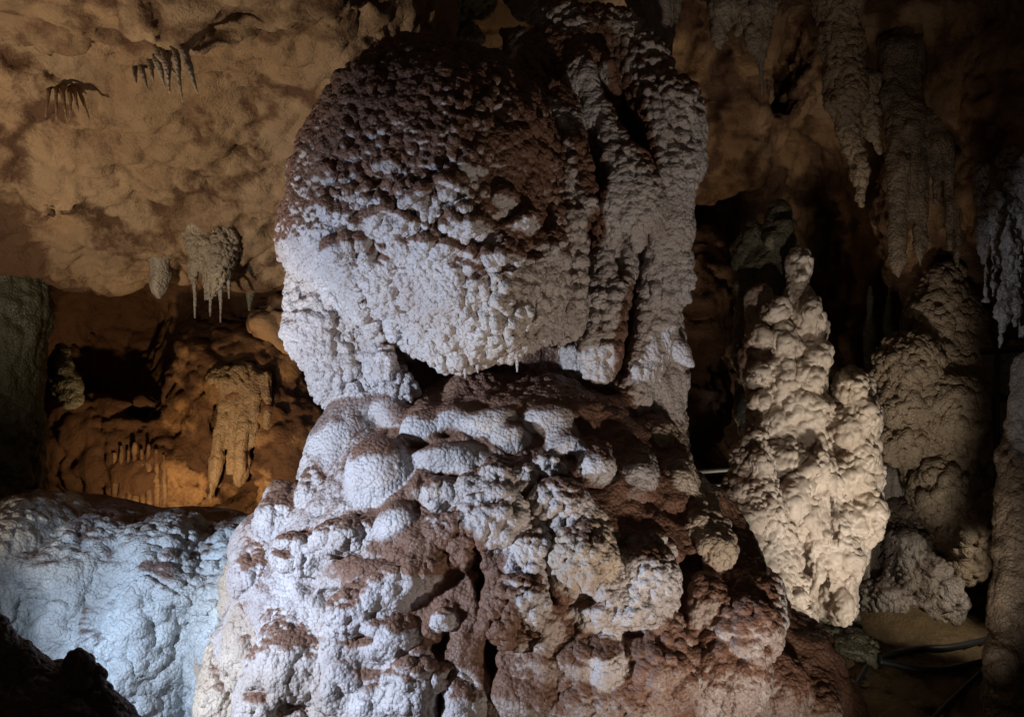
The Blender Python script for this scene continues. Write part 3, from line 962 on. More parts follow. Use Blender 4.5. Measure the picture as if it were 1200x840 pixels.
class Bounds(Field):
    def __init__(s):
        s.a, s.b = [], []

    def ell(s, c, r, key='body', k=0.05, rot=(0, 0, 0), cut=False):
        if not cut:
            m = max(r) if any(rot) else np.array(r)
            s.a.append(np.array(c) - m)
            s.b.append(np.array(c) + m)

    def cone(s, a, b, ra, rb, key='body', k=0.05, ds=1.0, cut=False):
        if not cut:
            m = max(ra, rb) * np.array([1, max(ds, 0.2), 1])
            s.a.append(np.minimum(a, b) - m)
            s.b.append(np.maximum(a, b) + m)


def grow(name, label, cat, fn, vox, sty, mat, seed, group=None, base=None, single=False, mats={}, extra=None, zsquash=1.0):
    R = Bounds()
    fn(R)
    lo, hi = np.min(R.a, 0), np.max(R.b, 0)
    F = Field(lo - 4 * vox - 0.03, hi + 4 * vox + 0.03, vox)
    fn(F)
    v, q, lab, at = sculpt(F, sty, seed=seed, extra=extra, zsquash=zsquash)
    if base is None:
        base = ((lo[0] + hi[0]) / 2, (lo[1] + hi[1]) / 2, lo[2])
    if single or len(F.names) == 1:
        o = link_part(name, v, q, mat, None, at, base)
        tag(o, label, cat, group)
        return o
    root = empty(name, base, label, cat, group)
    split_parts(F, v, q, lab, at, mat, root, strip, mats)
    say(name, len(v))
    return root


# pale flowstone bank at the lower left
def bank(F):
    F.tube([(-70, 800, 6.9, 150), (60, 815, 6.75, 165), (200, 820, 6.65, 165), (290, 830, 6.6, 150)], 'cascade#1', 0.1, 0.7)
    F.tube([(-70, 960, 6.7, 170), (120, 960, 6.5, 190), (290, 960, 6.4, 160)], 'cascade#1', 0.1, 0.7)
    F.blob(-60, 730, 6.75, 120, 135, 0.75, 'cascade#1', 0.12)
    F.blob(32, 735, 6.62, 62, 140, 0.74, 'cascade#1', 0.07)
    F.blob(125, 735, 6.6, 52, 124, 0.76, 'cascade#2', 0.05)
    F.blob(205, 742, 6.52, 62, 130, 0.80, 'cascade#3', 0.06)
    F.blob(165, 812, 6.4, 80, 150, 0.84, 'cascade#3', 0.12)
    F.blob(40, 628, 6.7, 60, 46, 0.66, 'cascade#1', 0.08)
    F.blob(118, 650, 6.7, 50, 46, 0.60, 'cascade#2', 0.08)
    F.blob(196, 650, 6.7, 60, 44, 0.64, 'cascade#3', 0.08)
    F.blob(70, 676, 6.2, 50, 30, 0.25, 'cascade#1', 0.10, rot=(-25, 0, 0))
    F.blob(200, 700, 6.1, 56, 28, 0.25, 'cascade#3', 0.10, rot=(-25, 8, 0))
    F.blob(292, 750, 6.5, 60, 124, 0.75, 'cascade#4', 0.08)
    F.blob(275, 645, 6.75, 60, 34, 0.5, 'cascade#4', 0.08)
    F.blob(60, 604, 7.2, 120, 22, 0.45, 'crest', 0.08)
    F.blob(220, 616, 7.2, 80, 18, 0.45, 'crest', 0.08)
    F.tube([(92, 620, 5.95, 5), (82, 680, 5.8, 6), (76, 740, 5.8, 5)], 'x', 0.03, 1.5, cut=True)


def bank_wash(v, lab, F):
    up = np.clip((v[:, 2] - 1.47 + 0.12 * fbm(v * 4, 4, 301)) / 0.15, 0, 1)
    rib = np.clip(1 - np.abs(fbm(v * np.array([2.2, 2.2, 2.2]), 3, 303)) * 9, 0, 1)
    return 0.65 * up + 0.35 * rib


grow('flowstone_bank', 'broad bluish white flowstone bank with brown crest at the lower left', 'flowstone', bank, 0.029, {
    'default': (0.045, 0.012, 0.10, 0.012, 0.3, 0.03, 0.0, 0.6, 0.1, 0.35),
    'cascade#1': (0.07, 0.030, 0.06, 0.034, 0.35, 0.07, -0.05, 0.5, 0.45, 0.45, 0.02),
    'cascade': (0.07, 0.055, 0.11, 0.026, 0.35, 0.07, -0.05, 0.5, 0.15, 0.45, 0.03),
    'terrace': (0.045, 0.014, 0.10, 0.010, 0.25, 0.04, 0.0, 0.7, 0.1, 0.35),
    'crest': (0.045, 0.016, 0.10, 0.0, 0.25, 0.04, 0.45, 0.6, 0.1, 0.2),
}, M_BANK, 21, extra=bank_wash, zsquash=0.7)


# dark rock close to the visitor
def near_rock(F):
    F.tube([(-60, 900, 3.4, 150), (20, 930, 3.4, 150), (110, 940, 3.4, 110)], 'body', 0.06, 0.8)
    F.tube([(-30, 720, 3.4, 30), (-10, 800, 3.4, 60)], 'body', 0.05, 0.8)
    F.tube([(28, 768, 3.4, 14), (40, 830, 3.4, 40)], 'body', 0.04)
    F.tube([(92, 772, 3.4, 11), (95, 830, 3.4, 34)], 'body', 0.03)
    F.tube([(120, 820, 3.4, 12), (120, 860, 3.4, 34)], 'body', 0.03)


grow('rock_outcrop', 'near black jagged rock outcrop in the lower left corner', 'rock', near_rock, 0.013, {
    'default': (0.035, 0.022, 0.06, 0.0, 0.12, 0.05, 0.3, 0.3, 0.5)}, M_DARK, 23)


# stalagmite with the outline of a standing statue
def statue(F):
    F.blob(936, 313, 7.5, 17, 25, 0.12, 'knob_top', 0.03)
    F.blob(940, 303, 7.47, 11, 9, 0.12, 'knob_top', 0.02)
    F.blob(936, 324, 7.44, 9, 8, 0.11, 'knob_top', 0.02)
    F.blob(932, 336, 7.5, 11, 9, 0.09, 'knob_top', 0.02)
    F.tube([(938, 356, 7.5, 20), (940, 385, 7.5, 30), (930, 440, 7.5, 38), (922, 500, 7.45, 42), (932, 560, 7.45, 54), (955, 640, 7.4, 56), (970, 700, 7.4, 30), (978, 738, 7.4, 10)], 'body', 0.08, 0.8)
    F.tube([(890, 350, 7.55, 18), (893, 420, 7.55, 22), (902, 500, 7.5, 26), (905, 570, 7.5, 30)], 'body', 0.06, 0.8)
    Lb = [(905, 365, 20, 14), (920, 400, 22, 20), (955, 370, 17, 22), (958, 410, 16, 20), (915, 440, 22, 24), (948, 440, 20, 18), (888, 395, 12, 12), (890, 440, 10, 12), (930, 475, 24, 20),
          (955, 480, 18, 22), (905, 500, 22, 16), (890, 470, 12, 10), (950, 520, 24, 20), (925, 540, 22, 20), (965, 560, 26, 24), (940, 590, 26, 30), (970, 620, 26, 26), (925, 640, 18, 40), (955, 660, 22, 34),
          (990, 650, 16, 34), (905, 540, 16, 18), (985, 700, 12, 30), (945, 700, 12, 30)]
    for i, (px, py, rx, ry) in enumerate(Lb):
        F.blob(px, py, 7.33 if py < 540 else 7.21, rx, ry * 1.1, 0.14, 'flowstone_lobe#%d' % i, 0.045, rot=(-16, ((i * 37) % 50) - 25, 0))
    F.tube([(962, 540, 7.08, 12), (930, 585, 7.0, 13), (922, 620, 7.0, 9)], 'flowstone_lobe#30', 0.03)
    # the lower companion grown on its right side
    F.tube([(998, 452, 7.5, 22), (1004, 500, 7.45, 29), (1012, 560, 7.42, 26), (1010, 600, 7.4, 28), (985, 660, 7.4, 24), (972, 710, 7.4, 16)], 'side_column', 0.05, 0.9)
    for i, (px, py, rx, ry) in enumerate(((996, 455, 20, 18), (1010, 485, 18, 22), (992, 500, 18, 22), (1015, 530, 16, 24), (1000, 550, 18, 24), (1020, 585, 16, 28), (1000, 600, 18, 24), (1022, 618, 9, 14), (985, 560, 12, 24))):
        F.blob(px, py, 7.29, rx, ry * 1.1, 0.13, 'side_lobe#%d' % i, 0.045, rot=(-12, 0, 0))
    F.tube([(968, 735, 7.5, 40), (962, 790, 7.5, 56), (960, 870, 7.5, 70)], 'base', 0.05, 0.7)
    F.tube([(925, 650, 7.5, 40), (915, 760, 7.5, 50)], 'base', 0.05, 0.7)
    F.blob(925, 756, 7.3, 60, 34, 0.3, 'base', 0.06)
    F.blob(985, 764, 7.25, 44, 28, 0.28, 'base', 0.06)
    F.blob(950, 790, 7.1, 50, 30, 0.28, 'base', 0.06)
    for (px, py, rx, ry) in ((975, 470, 4, 40), (975, 610, 5, 30), (905, 620, 8, 40), (935, 425, 4, 26), (945, 650, 4, 26), (965, 690, 5, 30)):
        F.blob(px, py, 7.15, rx, ry, 0.25, 'body', 0.02, cut=True)


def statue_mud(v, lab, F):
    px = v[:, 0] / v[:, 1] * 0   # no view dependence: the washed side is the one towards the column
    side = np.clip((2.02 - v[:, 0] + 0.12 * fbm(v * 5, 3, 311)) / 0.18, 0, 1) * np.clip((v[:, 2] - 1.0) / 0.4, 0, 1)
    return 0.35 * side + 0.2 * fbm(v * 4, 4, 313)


grow('statue_stalagmite', 'cream lumpy stalagmite with a small head shaped knob like a standing statue', 'stalagmite', statue, 0.0175, {
    'default': (0.05, 0.022, 0.06, 0.006, 0.20, 0.06, 0.12, 0.6, 0.3, 0.4, 0.015),
    'flowstone_lobe': (0.05, 0.016, 0.05, 0.004, 0.20, 0.09, 0.04, 0.6, 0.35, 0.45, 0.022),
    'side_column': (0.05, 0.022, 0.06, 0.006, 0.20, 0.05, 0.05, 0.5, 0.5, 0.4, 0.018),
    'side_lobe': (0.05, 0.016, 0.05, 0.004, 0.20, 0.08, 0.02, 0.5, 0.6, 0.5, 0.022),
    'knob_top': (0.05, 0.012, 0.05, 0.0, 0.14, 0.02, 0.08, 0.5, 0.2, 0.4, 0.022),
    'base': (0.06, 0.02, 0.06, 0.01, 0.14, 0.05, 0.4, 0.4, 0.4, 0.2, 0.03),
}, M_STATUE, 25, extra=statue_mud, mats={'base': M_GREEN})


def mound(F):
    F.tube([(884, 516, 7.0, 17), (882, 545, 6.98, 27), (880, 585, 6.95, 38), (888, 640, 6.95, 42), (905, 720, 6.95, 48)], 'body', 0.05)
    F.blob(893, 600, 6.8, 24, 22, 0.14, 'flowstone_lobe#1', 0.03)
    F.blob(868, 605, 6.8, 18, 22, 0.13, 'flowstone_lobe#2', 0.03)
    F.blob(886, 545, 6.85, 14, 20, 0.11, 'flowstone_lobe#3', 0.03)
    F.blob(912, 615, 6.8, 14, 14, 0.1, 'flowstone_lobe#4', 0.03)


grow('rounded_stalagmite', 'short rounded whitish stalagmite at the left foot of the statue like one', 'stalagmite', mound, 0.017, {
    'default': (0.05, 0.020, 0.06, 0.004, 0.15, 0.06, 0.2, 0.6, 0.2, 0.3, 0.03)}, M_STATUE, 27)


def greenish(F):
    F.tube([(914, 252, 7.85, 12), (914, 272, 7.85, 17), (908, 300, 7.9, 26), (898, 340, 7.9, 34), (896, 420, 7.9, 32), (905, 520, 7.9, 40)], 'body', 0.05)
    F.blob(880, 300, 7.95, 18, 40, 0.14, 'body', 0.05)
    F.blob(912, 245, 7.85, 8, 7, 0.06, 'body', 0.02)
    F.blob(918, 265, 7.75, 13, 12, 0.1, 'tip', 0.02)
    F.blob(908, 280, 7.75, 14, 12, 0.1, 'tip', 0.02)


grow('weathered_stalagmite', 'dull greenish stalagmite rising behind the statue like one', 'stalagmite', greenish, 0.02, {
    'default': (0.055, 0.018, 0.07, 0.008, 0.15, 0.05, 0.3, 0.4, 0.4)}, M_GREEN, 29)


# cauliflower column at the right
def cauli(F):
    F.tube([(1108, 330, 8.7, 26), (1105, 380, 8.7, 44), (1110, 440, 8.65, 56), (1112, 510, 8.6, 60), (1118, 560, 8.6, 54), (1128, 610, 8.6, 40), (1132, 660, 8.6, 26)], 'body', 0.1, 0.8)
    F.blob(1066, 425, 8.45, 38, 40, 0.3, 'bulge#1', 0.08)
    F.blob(1060, 475, 8.45, 36, 30, 0.28, 'bulge#2', 0.08)
    F.blob(1055, 515, 8.45, 32, 26, 0.25, 'bulge#3', 0.04)
    F.blob(1035, 440, 8.5, 14, 14, 0.12, 'bulge#1', 0.03)
    F.blob(1150, 530, 8.5, 28, 60, 0.28, 'bulge#4', 0.05)
    F.blob(1100, 570, 8.4, 30, 40, 0.28, 'bulge#5', 0.05)
    F.blob(1130, 610, 8.4, 28, 40, 0.25, 'bulge#6', 0.05)
    F.blob(1120, 480, 8.3, 40, 50, 0.25, 'bulge#7', 0.06)


grow('cauliflower_column', 'tall brown column covered in cauliflower lumps right of the statue like stalagmite', 'column', cauli, 0.026, {
    'default': (0.10, 0.055, 0.1, 0.0, 0.2, 0.05, 0.2, 0.4, 0.5, 0.4, 0.03),
    'bulge': (0.10, 0.055, 0.1, 0.0, 0.2, 0.05, 0.1, 0.4, 0.3, 0.45, 0.03),
}, M_BROWN, 31)


def stump(F):
    F.tube([(1068, 612, 8.9, 34), (1074, 660, 8.85, 46), (1078, 705, 8.8, 48), (1060, 760, 8.8, 50)], 'body', 0.08)
    F.blob(1100, 690, 8.65, 28, 42, 0.24, 'bulge#1', 0.04, rot=(0, -14, 0))
    F.blob(1030, 720, 8.6, 42, 44, 0.26, 'bulge#2', 0.05)
    F.blob(1062, 640, 8.7, 26, 30, 0.2, 'bulge#3', 0.05)
    F.blob(1020, 755, 8.5, 34, 30, 0.2, 'bulge#2', 0.05)


grow('stalagmite_stump', 'squat grey stump with a pale right flank under the cauliflower column', 'stalagmite', stump, 0.024, {
    'default': (0.07, 0.022, 0.06, 0.010, 0.2, 0.07, 0.4, 0.7, 0.6, 0.25, 0.04),
    'bulge': (0.07, 0.022, 0.06, 0.012, 0.2, 0.06, 0.12, 0.8, 0.3, 0.3, 0.04)}, M_GREY, 33)


def fluted(F):
    F.tube([(1012, 560, 9.0, 22), (1012, 660, 9.0, 26), (1010, 740, 9.0, 30)], 'body', 0.05)
    F.tube([(1046, 560, 9.1, 26), (1046, 660, 9.1, 28), (1044, 740, 9.1, 30)], 'body', 0.05)


grow('fluted_column', 'grey column with fine vertical flutes between the statue like stalagmite and the stump', 'column', fluted, 0.026, {
    'default': (0.05, 0.002, 0.07, 0.03, 0.3, 0.02, 0.15, 0.3, 0.3)}, M_GREY, 35, single=True)


def edge_col(F):
    F.tube([(1222, 440, 6.6, 30), (1206, 540, 6.6, 32), (1204, 640, 6.6, 34), (1208, 720, 6.6, 40), (1212, 800, 6.6, 52), (1215, 900, 6.6, 60)], 'body', 0.06)
    F.blob(1178, 690, 6.55, 12, 30, 0.1, 'bulge#1', 0.04)
    F.blob(1172, 775, 6.5, 18, 30, 0.15, 'bulge#2', 0.04)
    F.blob(1188, 600, 6.55, 14, 40, 0.12, 'bulge#3', 0.04)


grow('dark_column', 'dark brown column at the lower right edge', 'column', edge_col, 0.022, {
    'default': (0.06, 0.03, 0.06, 0.006, 0.2, 0.05, 0.75, 0.4, 0.6)}, M_BROWN, 37)


def left_col(F):
    F.tube([(10, 290, 8.3, 46), (12, 340, 8.3, 40), (10, 420, 8.3, 38), (6, 500, 8.3, 40), (0, 600, 8.3, 50)], 'body', 0.08)
    F.blob(-30, 330, 8.3, 60, 90, 0.4, 'body', 0.08)
    F.blob(70, 430, 9.2, 12, 24, 0.12, 'body', 0.03)


grow('grey_column', 'dim greenish grey column at the left edge under the vault', 'column', left_col, 0.028, {
    'default': (0.06, 0.022, 0.10, 0.05, 0.2, 0.06, 0.75, 0.4, 0.4)}, M_GREEN, 39, single=True)


def shard(F):
    F.tube([(72, 410, 9.0, 7), (76, 430, 9.0, 11), (78, 452, 9.0, 14), (84, 470, 9.0, 10)], 'body', 0.03)


grow('pale_stone', 'small pale stone knob right of the dim left column', 'stalagmite', shard, 0.022, {
    'default': (0.06, 0.02, 0.10, 0.02, 0.2, 0.08, 0.1, 0.3, 0.3)}, M_GREEN, 40, single=True)

# ------------------------------------------------------------------ things that hang from the roof


def spike(name, pts, mat, root=None, label=None, cat=None, group=None, seed=0, seg=14, step=5, rough=0.18, mud=0.2, tint=0.4, flute=0.0):
    """a round tapering dripstone through (px, py, Y, radius px), uneven along its length"""
    P3 = [np.append(P(*p[:3]), p[3] / FPX * p[2]) for p in pts]
    rows = []
    for a, b, pa, pb in zip(P3[:-1], P3[1:], pts[:-1], pts[1:]):
        n = max(2, int(math.hypot(pb[0] - pa[0], pb[1] - pa[1]) / step))
        rows += [a + (b - a) * i / n for i in range(n)]
    rows.append(P3[-1])
    rows = np.array(rows)
    ang = np.linspace(0, 2 * math.pi, seg, endpoint=False)
    c = np.stack([np.cos(ang), np.sin(ang), 0 * ang], 1)
    v = (rows[:, None, :3] + c[None] * rows[:, None, 3:4]).reshape(-1, 3)
    R = np.repeat(rows[:, 3], seg)
    s = 1 / max(rows[:, 3].max(), 0.012)
    nv = fbm(v * s * 0.9 + seed * 7.7, 3, 401)
    fl = np.tile(np.sin(ang * max(3, seg // 3) + seed), len(rows)) * flute
    N = np.tile(c, (len(rows), 1))
    v = v + N * (R * (rough * 2.2 * nv + fl))[:, None] + 0.25 * R[:, None] * np.stack([vnoise(v * s * .4 + seed, 403), vnoise(v * s * .4 + seed, 404), 0 * R], 1)
    i = np.arange(len(v)).reshape(len(rows), seg)
    j = np.roll(i, -1, 1)
    q = np.stack([i[1:].ravel(), j[1:].ravel(), j[:-1].ravel(), i[:-1].ravel()], 1)
    caps = []
    for row, flip in ((i[0], False), (i[-1], True)):
        for k in range(1, seg // 2):
            a = [row[k - 1], row[k], row[seg - 1 - k], row[seg - k if k > 1 else seg - 1]]
            if k == 1:
                a = [row[0], row[1], row[seg - 2], row[seg - 1]]
            caps.append(a[::-1] if flip else a)
    q = np.concatenate([q, np.array(caps)])
    m = mud + 0.3 * fbm(v * 8, 3, 405)
    o = link_part(name, v, q, mat, root, {'mud': m, 'tint': tint + 0.3 * nv}, None if root else P3[0][:3])
    if label:
        tag(o, label, cat, group)
    return o


ORD = ['leftmost', 'second from the left', 'third from the left', 'fourth from the left', 'fifth from the left', 'sixth from the left', 'seventh from the left', 'rightmost']


def up(px, py, default=7.5):
    y = ROOM.hit(px, py, 4, 12.5)
    return (y - 0.04) if y else default


# the big cluster under the lip of the vault, left of the head
YA = (ROOM.hit(250, 288, 4, 11) or 8.3) - 0.02


def cluster_a(F):
    F.tube([(232, 262, YA, 20), (236, 284, YA, 20), (242, 306, YA, 12)], 'body', 0.04)
    F.tube([(262, 262, YA, 20), (260, 290, YA, 22), (254, 322, YA, 16), (246, 346, YA, 7)], 'body', 0.04)
    F.tube([(226, 296, YA, 7), (228, 330, YA, 4)], 'body', 0.03)
    F.tube([(270, 300, YA, 9), (264, 334, YA, 5)], 'body', 0.03)


o = grow('stalactite_cluster', 'knobbly brown stalactite cluster with thin drips under the vault lip left of the head', 'stalactites', cluster_a, 0.02, {
    'default': (0.06, 0.018, 0.06, 0.02, 0.12, 0.04, 0.35, 0.2, 0.8, 0.3, 0.02)}, M_GREY, 51, base=P(250, 300, YA), single=False)
# a body with named drips
root = empty('stalactite_cluster', P(250, 300, YA), o['label'], 'stalactites')
for key in ('label', 'category'):
    del o[key]
o.name = 'hanging_mass'
bpy.data.objects[root.name].name = 'stalactite_cluster'
o.parent = root
o.location = Vector(o.location) - Vector(root.location)
for i, (x, a, b) in enumerate(((228, 326, 373), (246, 340, 371), (258, 330, 378), (240, 318, 352), (268, 325, 350))):
    spike('stalactite', [(x, a, YA, 3.4), (x + 0.5, (a + b) / 2, YA, 2.0), (x + 0.5, b, YA, 0.9)], M_GREY, root, seed=i, mud=.4)

YS = (ROOM.hit(189, 308, 4, 11) or 8.2)
spike('stubby_stalactite', [(189, 296, YS, 13), (188, 322, YS, 11), (187, 343, YS, 8), (187, 350, YS, 4)], M_GREY, None,
      'short stubby pale stalactite under the lip of the tan vault', 'stalactite', None, 1, mud=0.15, rough=.35, flute=.1)
spike('dark_stalactite', [(292, 275, 8.9, 15), (293, 305, 8.9, 11), (293, 340, 8.9, 6), (292, 364, 8.9, 1.2)], M_GREEN, None,
      'dark pointed stalactite between the hanging cluster and the head', 'stalactite', None, 2, mud=0.3, flute=.12)
for i, (x0, y0, x1, y1) in enumerate(((57, 108, 53, 138), (66, 108, 66, 140), (73, 108, 79, 144), (82, 110, 82, 136), (88, 110, 92, 132), (94, 110, 105, 141))):
    Y = up(x0, y0)
    spike('thin_stalactite', [(x0, y0 - 8, Y + .05, 5), (x0, y0, Y - .03, 2.6), ((x0 + x1) / 2, (y0 + y1) / 2, Y - .06, 1.8), (x1, y1, Y - .08, 0.7)], M_WALL, None,
          'thin stalactite, %s of six in the far left fringe' % ('rightmost' if i == 5 else ORD[i]), 'stalactite', 'thin stalactites in the left fringe', i, seg=8, rough=.25, mud=.4)
for i, (x0, y0, x1, y1, r) in enumerate(((158, 86, 160, 100, 4), (166, 82, 174, 108, 5), (176, 78, 180, 96, 5), (184, 72, 194, 104, 7), (196, 70, 199, 110, 8), (206, 66, 214, 120, 6), (216, 62, 232, 110, 9), (190, 66, 206, 88, 9))):
    Y = up(x0, y0)
    spike('fringe_stalactite', [(x0, y0 - 10, Y + .06, r * 1.1), (x0, y0, Y - .02, r * .75), ((x0 + x1) / 2, (y0 + y1) / 2, Y - .05, r * .4), (x1, y1, Y - .07, 0.7)], M_GREY, None,
          'slanting grey stalactite, %s of eight below the vault shelf' % ORD[i], 'stalactite', 'stalactites in the fringe below the shelf', 20 + i, seg=10, rough=.3, mud=.4)


# ochre drapery at the back of the alcove
YO = (ROOM.hit(280, 470, 8, 12.5) or 10.2)


def ochre(F):
    F.tube([(266, 440, YO + .1, 10), (262, 490, YO, 8), (254, 540, YO, 8), (247, 584, YO - .05, 3)], 'fold#1', 0.02)
    F.tube([(286, 440, YO + .1, 12), (288, 500, YO, 9), (284, 540, YO, 8), (281, 564, YO, 5)], 'fold#2', 0.02)
    F.tube([(274, 470, YO, 7), (272, 520, YO, 5), (270, 552, YO, 4)], 'fold#3', 0.02)
    F.tube([(298, 450, YO, 7), (300, 480, YO, 6), (298, 520, YO, 3)], 'fold#4', 0.02)
    F.tube([(312, 440, YO, 7), (314, 470, YO, 5), (313, 500, YO, 3)], 'fold#5', 0.02)
    F.blob(280, 445, YO + .12, 40, 18, 0.2, 'fold#1', 0.06)


grow('ochre_drapery', 'ochre yellow hanging drapery at the back of the orange alcove', 'drapery', ochre, 0.026, {
    'default': (0.06, 0.018, 0.07, 0.03, 0.2, 0.05, 0.1, 0.2, 0.9)}, M_BROWN, 53)
for i, (x, a, b, r) in enumerate(((134, 560, 600, 4), (142, 552, 600, 4), (150, 556, 600, 3.4), (158, 548, 602, 4.4), (166, 556, 602, 3.4), (174, 550, 602, 4), (183, 556, 604, 3.6), (192, 562, 604, 3.4))):
    y = (ROOM.hit(x, 570, 8, 12.5) or 10.0) - 0.02
    spike('thin_column', [(x, a - 30, y + .05, r * .5), (x + 1, (a + b) / 2, y, r), (x, b + 40, y, r * 1.3)], M_WALL, None,
          'thin ribbed brown column at the foot of the alcove wall, %s of eight' % ORD[i], 'column', 'thin columns at the foot of the alcove wall', 40 + i, seg=8, rough=.35, mud=.5)

# above the head
def arch_a(F):
    F.tube([(530, 90, 7.9, 9), (536, 62, 7.9, 10), (541, 44, 7.9, 11), (552, 38, 7.9, 10), (560, 46, 7.9, 8)], 'body', 0.03)


def arch_b(F):
    F.tube([(588, 90, 8.0, 10), (594, 60, 8.0, 9), (598, 44, 8.0, 8), (610, 38, 8.0, 7)], 'body', 0.03)
    F.tube([(598, 46, 8.0, 7), (590, 38, 8.0, 5)], 'body', 0.03)


def hang(F):
    F.tube([(628, -50, 6.9, 44), (645, -10, 6.85, 30), (660, 12, 6.8, 18), (668, 24, 6.8, 7)], 'body', 0.05)
    F.tube([(600, -30, 6.9, 24), (618, 10, 6.9, 14), (632, 24, 6.9, 9)], 'body', 0.05)


def shoulder_drape(F):
    F.tube([(758, -50, 6.85, 26), (766, 0, 6.8, 22), (772, 40, 6.8, 16), (770, 78, 6.75, 9)], 'fold#1', 0.03)
    F.tube([(728, -50, 6.9, 14), (742, 10, 6.85, 6), (756, 60, 6.75, 5)], 'fold#2', 0.02)
    F.tube([(785, -50, 6.9, 14), (788, 10, 6.9, 9), (784, 66, 6.85, 3)], 'fold#3', 0.02)


def rock_mass(F):
    F.blob(500, 10, 8.0, 44, 40, 0.35, 'body', 0.05)
    F.blob(470, 20, 8.0, 26, 30, 0.25, 'body', 0.05)
    F.blob(525, 30, 8.0, 24, 24, 0.25, 'body', 0.05)
    F.blob(545, -10, 8.0, 40, 30, 0.3, 'body', 0.05)


G = {'default': (0.05, 0.016, 0.06, 0.012, 0.15, 0.04, 0.1, 0.4, 0.3, 0.3, 0.015)}
grow('bent_stalagmite', 'pale bent stalagmite peeping over the top of the round head', 'stalagmite', arch_a, 0.022, G, M_GREY, 55, single=True)
grow('forked_stalagmite', 'ochre forked stalagmite behind the top right of the round head', 'stalagmite', arch_b, 0.022, G, M_BROWN, 56, single=True)
grow('hanging_rock', 'grey hanging rock tip above the column at the top edge', 'rock', hang, 0.02, G, M_GREY, 57, single=True)
grow('roof_drapery', 'grey roof drapery meeting the right shoulder of the great column', 'drapery', shoulder_drape, 0.02, {
    'default': (0.04, 0.012, 0.06, 0.02, 0.2, 0.03, 0.1, 0.3, 0.2)}, M_GREY, 58)
grow('knobbly_rock', 'dim knobbly brown rock hanging above the head at the top edge', 'rock', rock_mass, 0.026, {
    'default': (0.09, 0.04, 0.06, 0.0, 0.2, 0.05, 0.3, 0.3, 0.4, 0.3, 0.03)}, M_GREEN, 59, single=True)
for i, (x, a, b, r) in enumerate(((445, 20, 70, 5), (453, 20, 66, 4), (461, 22, 72, 4), (469, 30, 64, 4))):
    spike('small_stalactite', [(x, a, 7.9, r * 1.3), (x, (a + b) / 2, 7.9, r * .8), (x + 1, b, 7.9, 1)], M_BROWN, None,
          'small brown stalactite left of the top of the head, %s of four' % ('rightmost' if i == 3 else ORD[i]), 'stalactite', 'small stalactites left of the top of the head', 60 + i, seg=8)

# upper right
def cluster_b(F):
    F.tube([(846, -40, 7.7, 26), (848, 10, 7.6, 17), (844, 40, 7.6, 8), (843, 58, 7.6, 2.5)], 'fold#1', 0.03)
    F.tube([(886, -40, 7.7, 30), (886, 10, 7.6, 22), (888, 45, 7.6, 13), (891, 76, 7.6, 5)], 'fold#2', 0.03)
    F.tube([(866, -40, 7.7, 24), (866, 10, 7.65, 10), (864, 38, 7.65, 4)], 'fold#3', 0.03)
    F.tube([(875, 0, 7.55, 9), (880, 40, 7.55, 6), (883, 62, 7.55, 2.5)], 'fold#3', 0.02)


root = grow('fringed_stalactite', 'pale fringed stalactite with one long thin drip at the top right of the column', 'stalactite', cluster_b, 0.022, {
    'default': (0.05, 0.018, 0.06, 0.03, 0.15, 0.03, 0.05, 0.3, 0.7, 0.4, 0.012)}, M_GREY, 61)
spike('drip', [(891, 70, 7.6, 4), (892, 90, 7.6, 2.2), (893, 112, 7.6, 1)], M_GREY, root, seed=3, mud=0)


def pendant(F):
    F.tube([(984, -60, 7.6, 40), (984, 0, 7.5, 30), (986, 50, 7.5, 25), (990, 90, 7.45, 23), (992, 112, 7.45, 24), (986, 134, 7.45, 13), (984, 142, 7.45, 6)], 'body', 0.04)
    F.blob(1004, 100, 7.4, 12, 16, 0.1, 'body', 0.03)
    F.blob(976, 120, 7.4, 12, 14, 0.1, 'body', 0.03)


grow('pendant', 'thick brown blunt pendant hanging above the statue like stalagmite', 'stalactite', pendant, 0.022, {
    'default': (0.06, 0.014, 0.08, 0.012, 0.16, 0.05, 0.15, 0.4, 0.3, 0.3, 0.025)}, M_BROWN, 63, single=True)


def lower_pendant(F):
    F.tube([(985, 120, 8.2, 16), (996, 160, 8.2, 14), (1008, 200, 8.2, 10), (1010, 240, 8.2, 3)], 'body', 0.04)
    F.tube([(1012, 100, 8.3, 18), (1018, 150, 8.3, 12), (1030, 178, 8.3, 4)], 'body', 0.04)


grow('dark_pendant', 'dim brown ridge hanging behind and below the thick blunt pendant', 'stalactite', lower_pendant, 0.026, {
    'default': (0.06, 0.012, 0.08, 0.025, 0.16, 0.05, 0.3, 0.4, 0.5, 0.3, 0.02)}, M_BROWN, 64, single=True)


def brown_folds(F):
    for i, (x, a, b, r) in enumerate(((1050, 60, 330, 15), (1076, 130, 320, 10), (1096, 90, 250, 9), (1110, 70, 300, 8), (1120, 100, 320, 7), (1134, 120, 260, 9), (1064, 40, 260, 14))):
        F.tube([(x - 4, a - 90, 9.2, r * 1.8), (x, a, 8.3, r * 1.25), (x + 3, (a + b) / 2, 8.15, r), (x + 2, b - 20, 8.15, r * .5), (x + 2, b, 8.15, 1.5)], 'fold#%d' % i, 0.025)


grow('brown_curtain', 'dark brown curtain of long vertical folds above the cauliflower column', 'drapery', brown_folds, 0.03, {
    'default': (0.06, 0.008, 0.07, 0.03, 0.2, 0.05, 0.6, 0.2, 0.8, 0.3, 0.01)}, M_BROWN, 65)


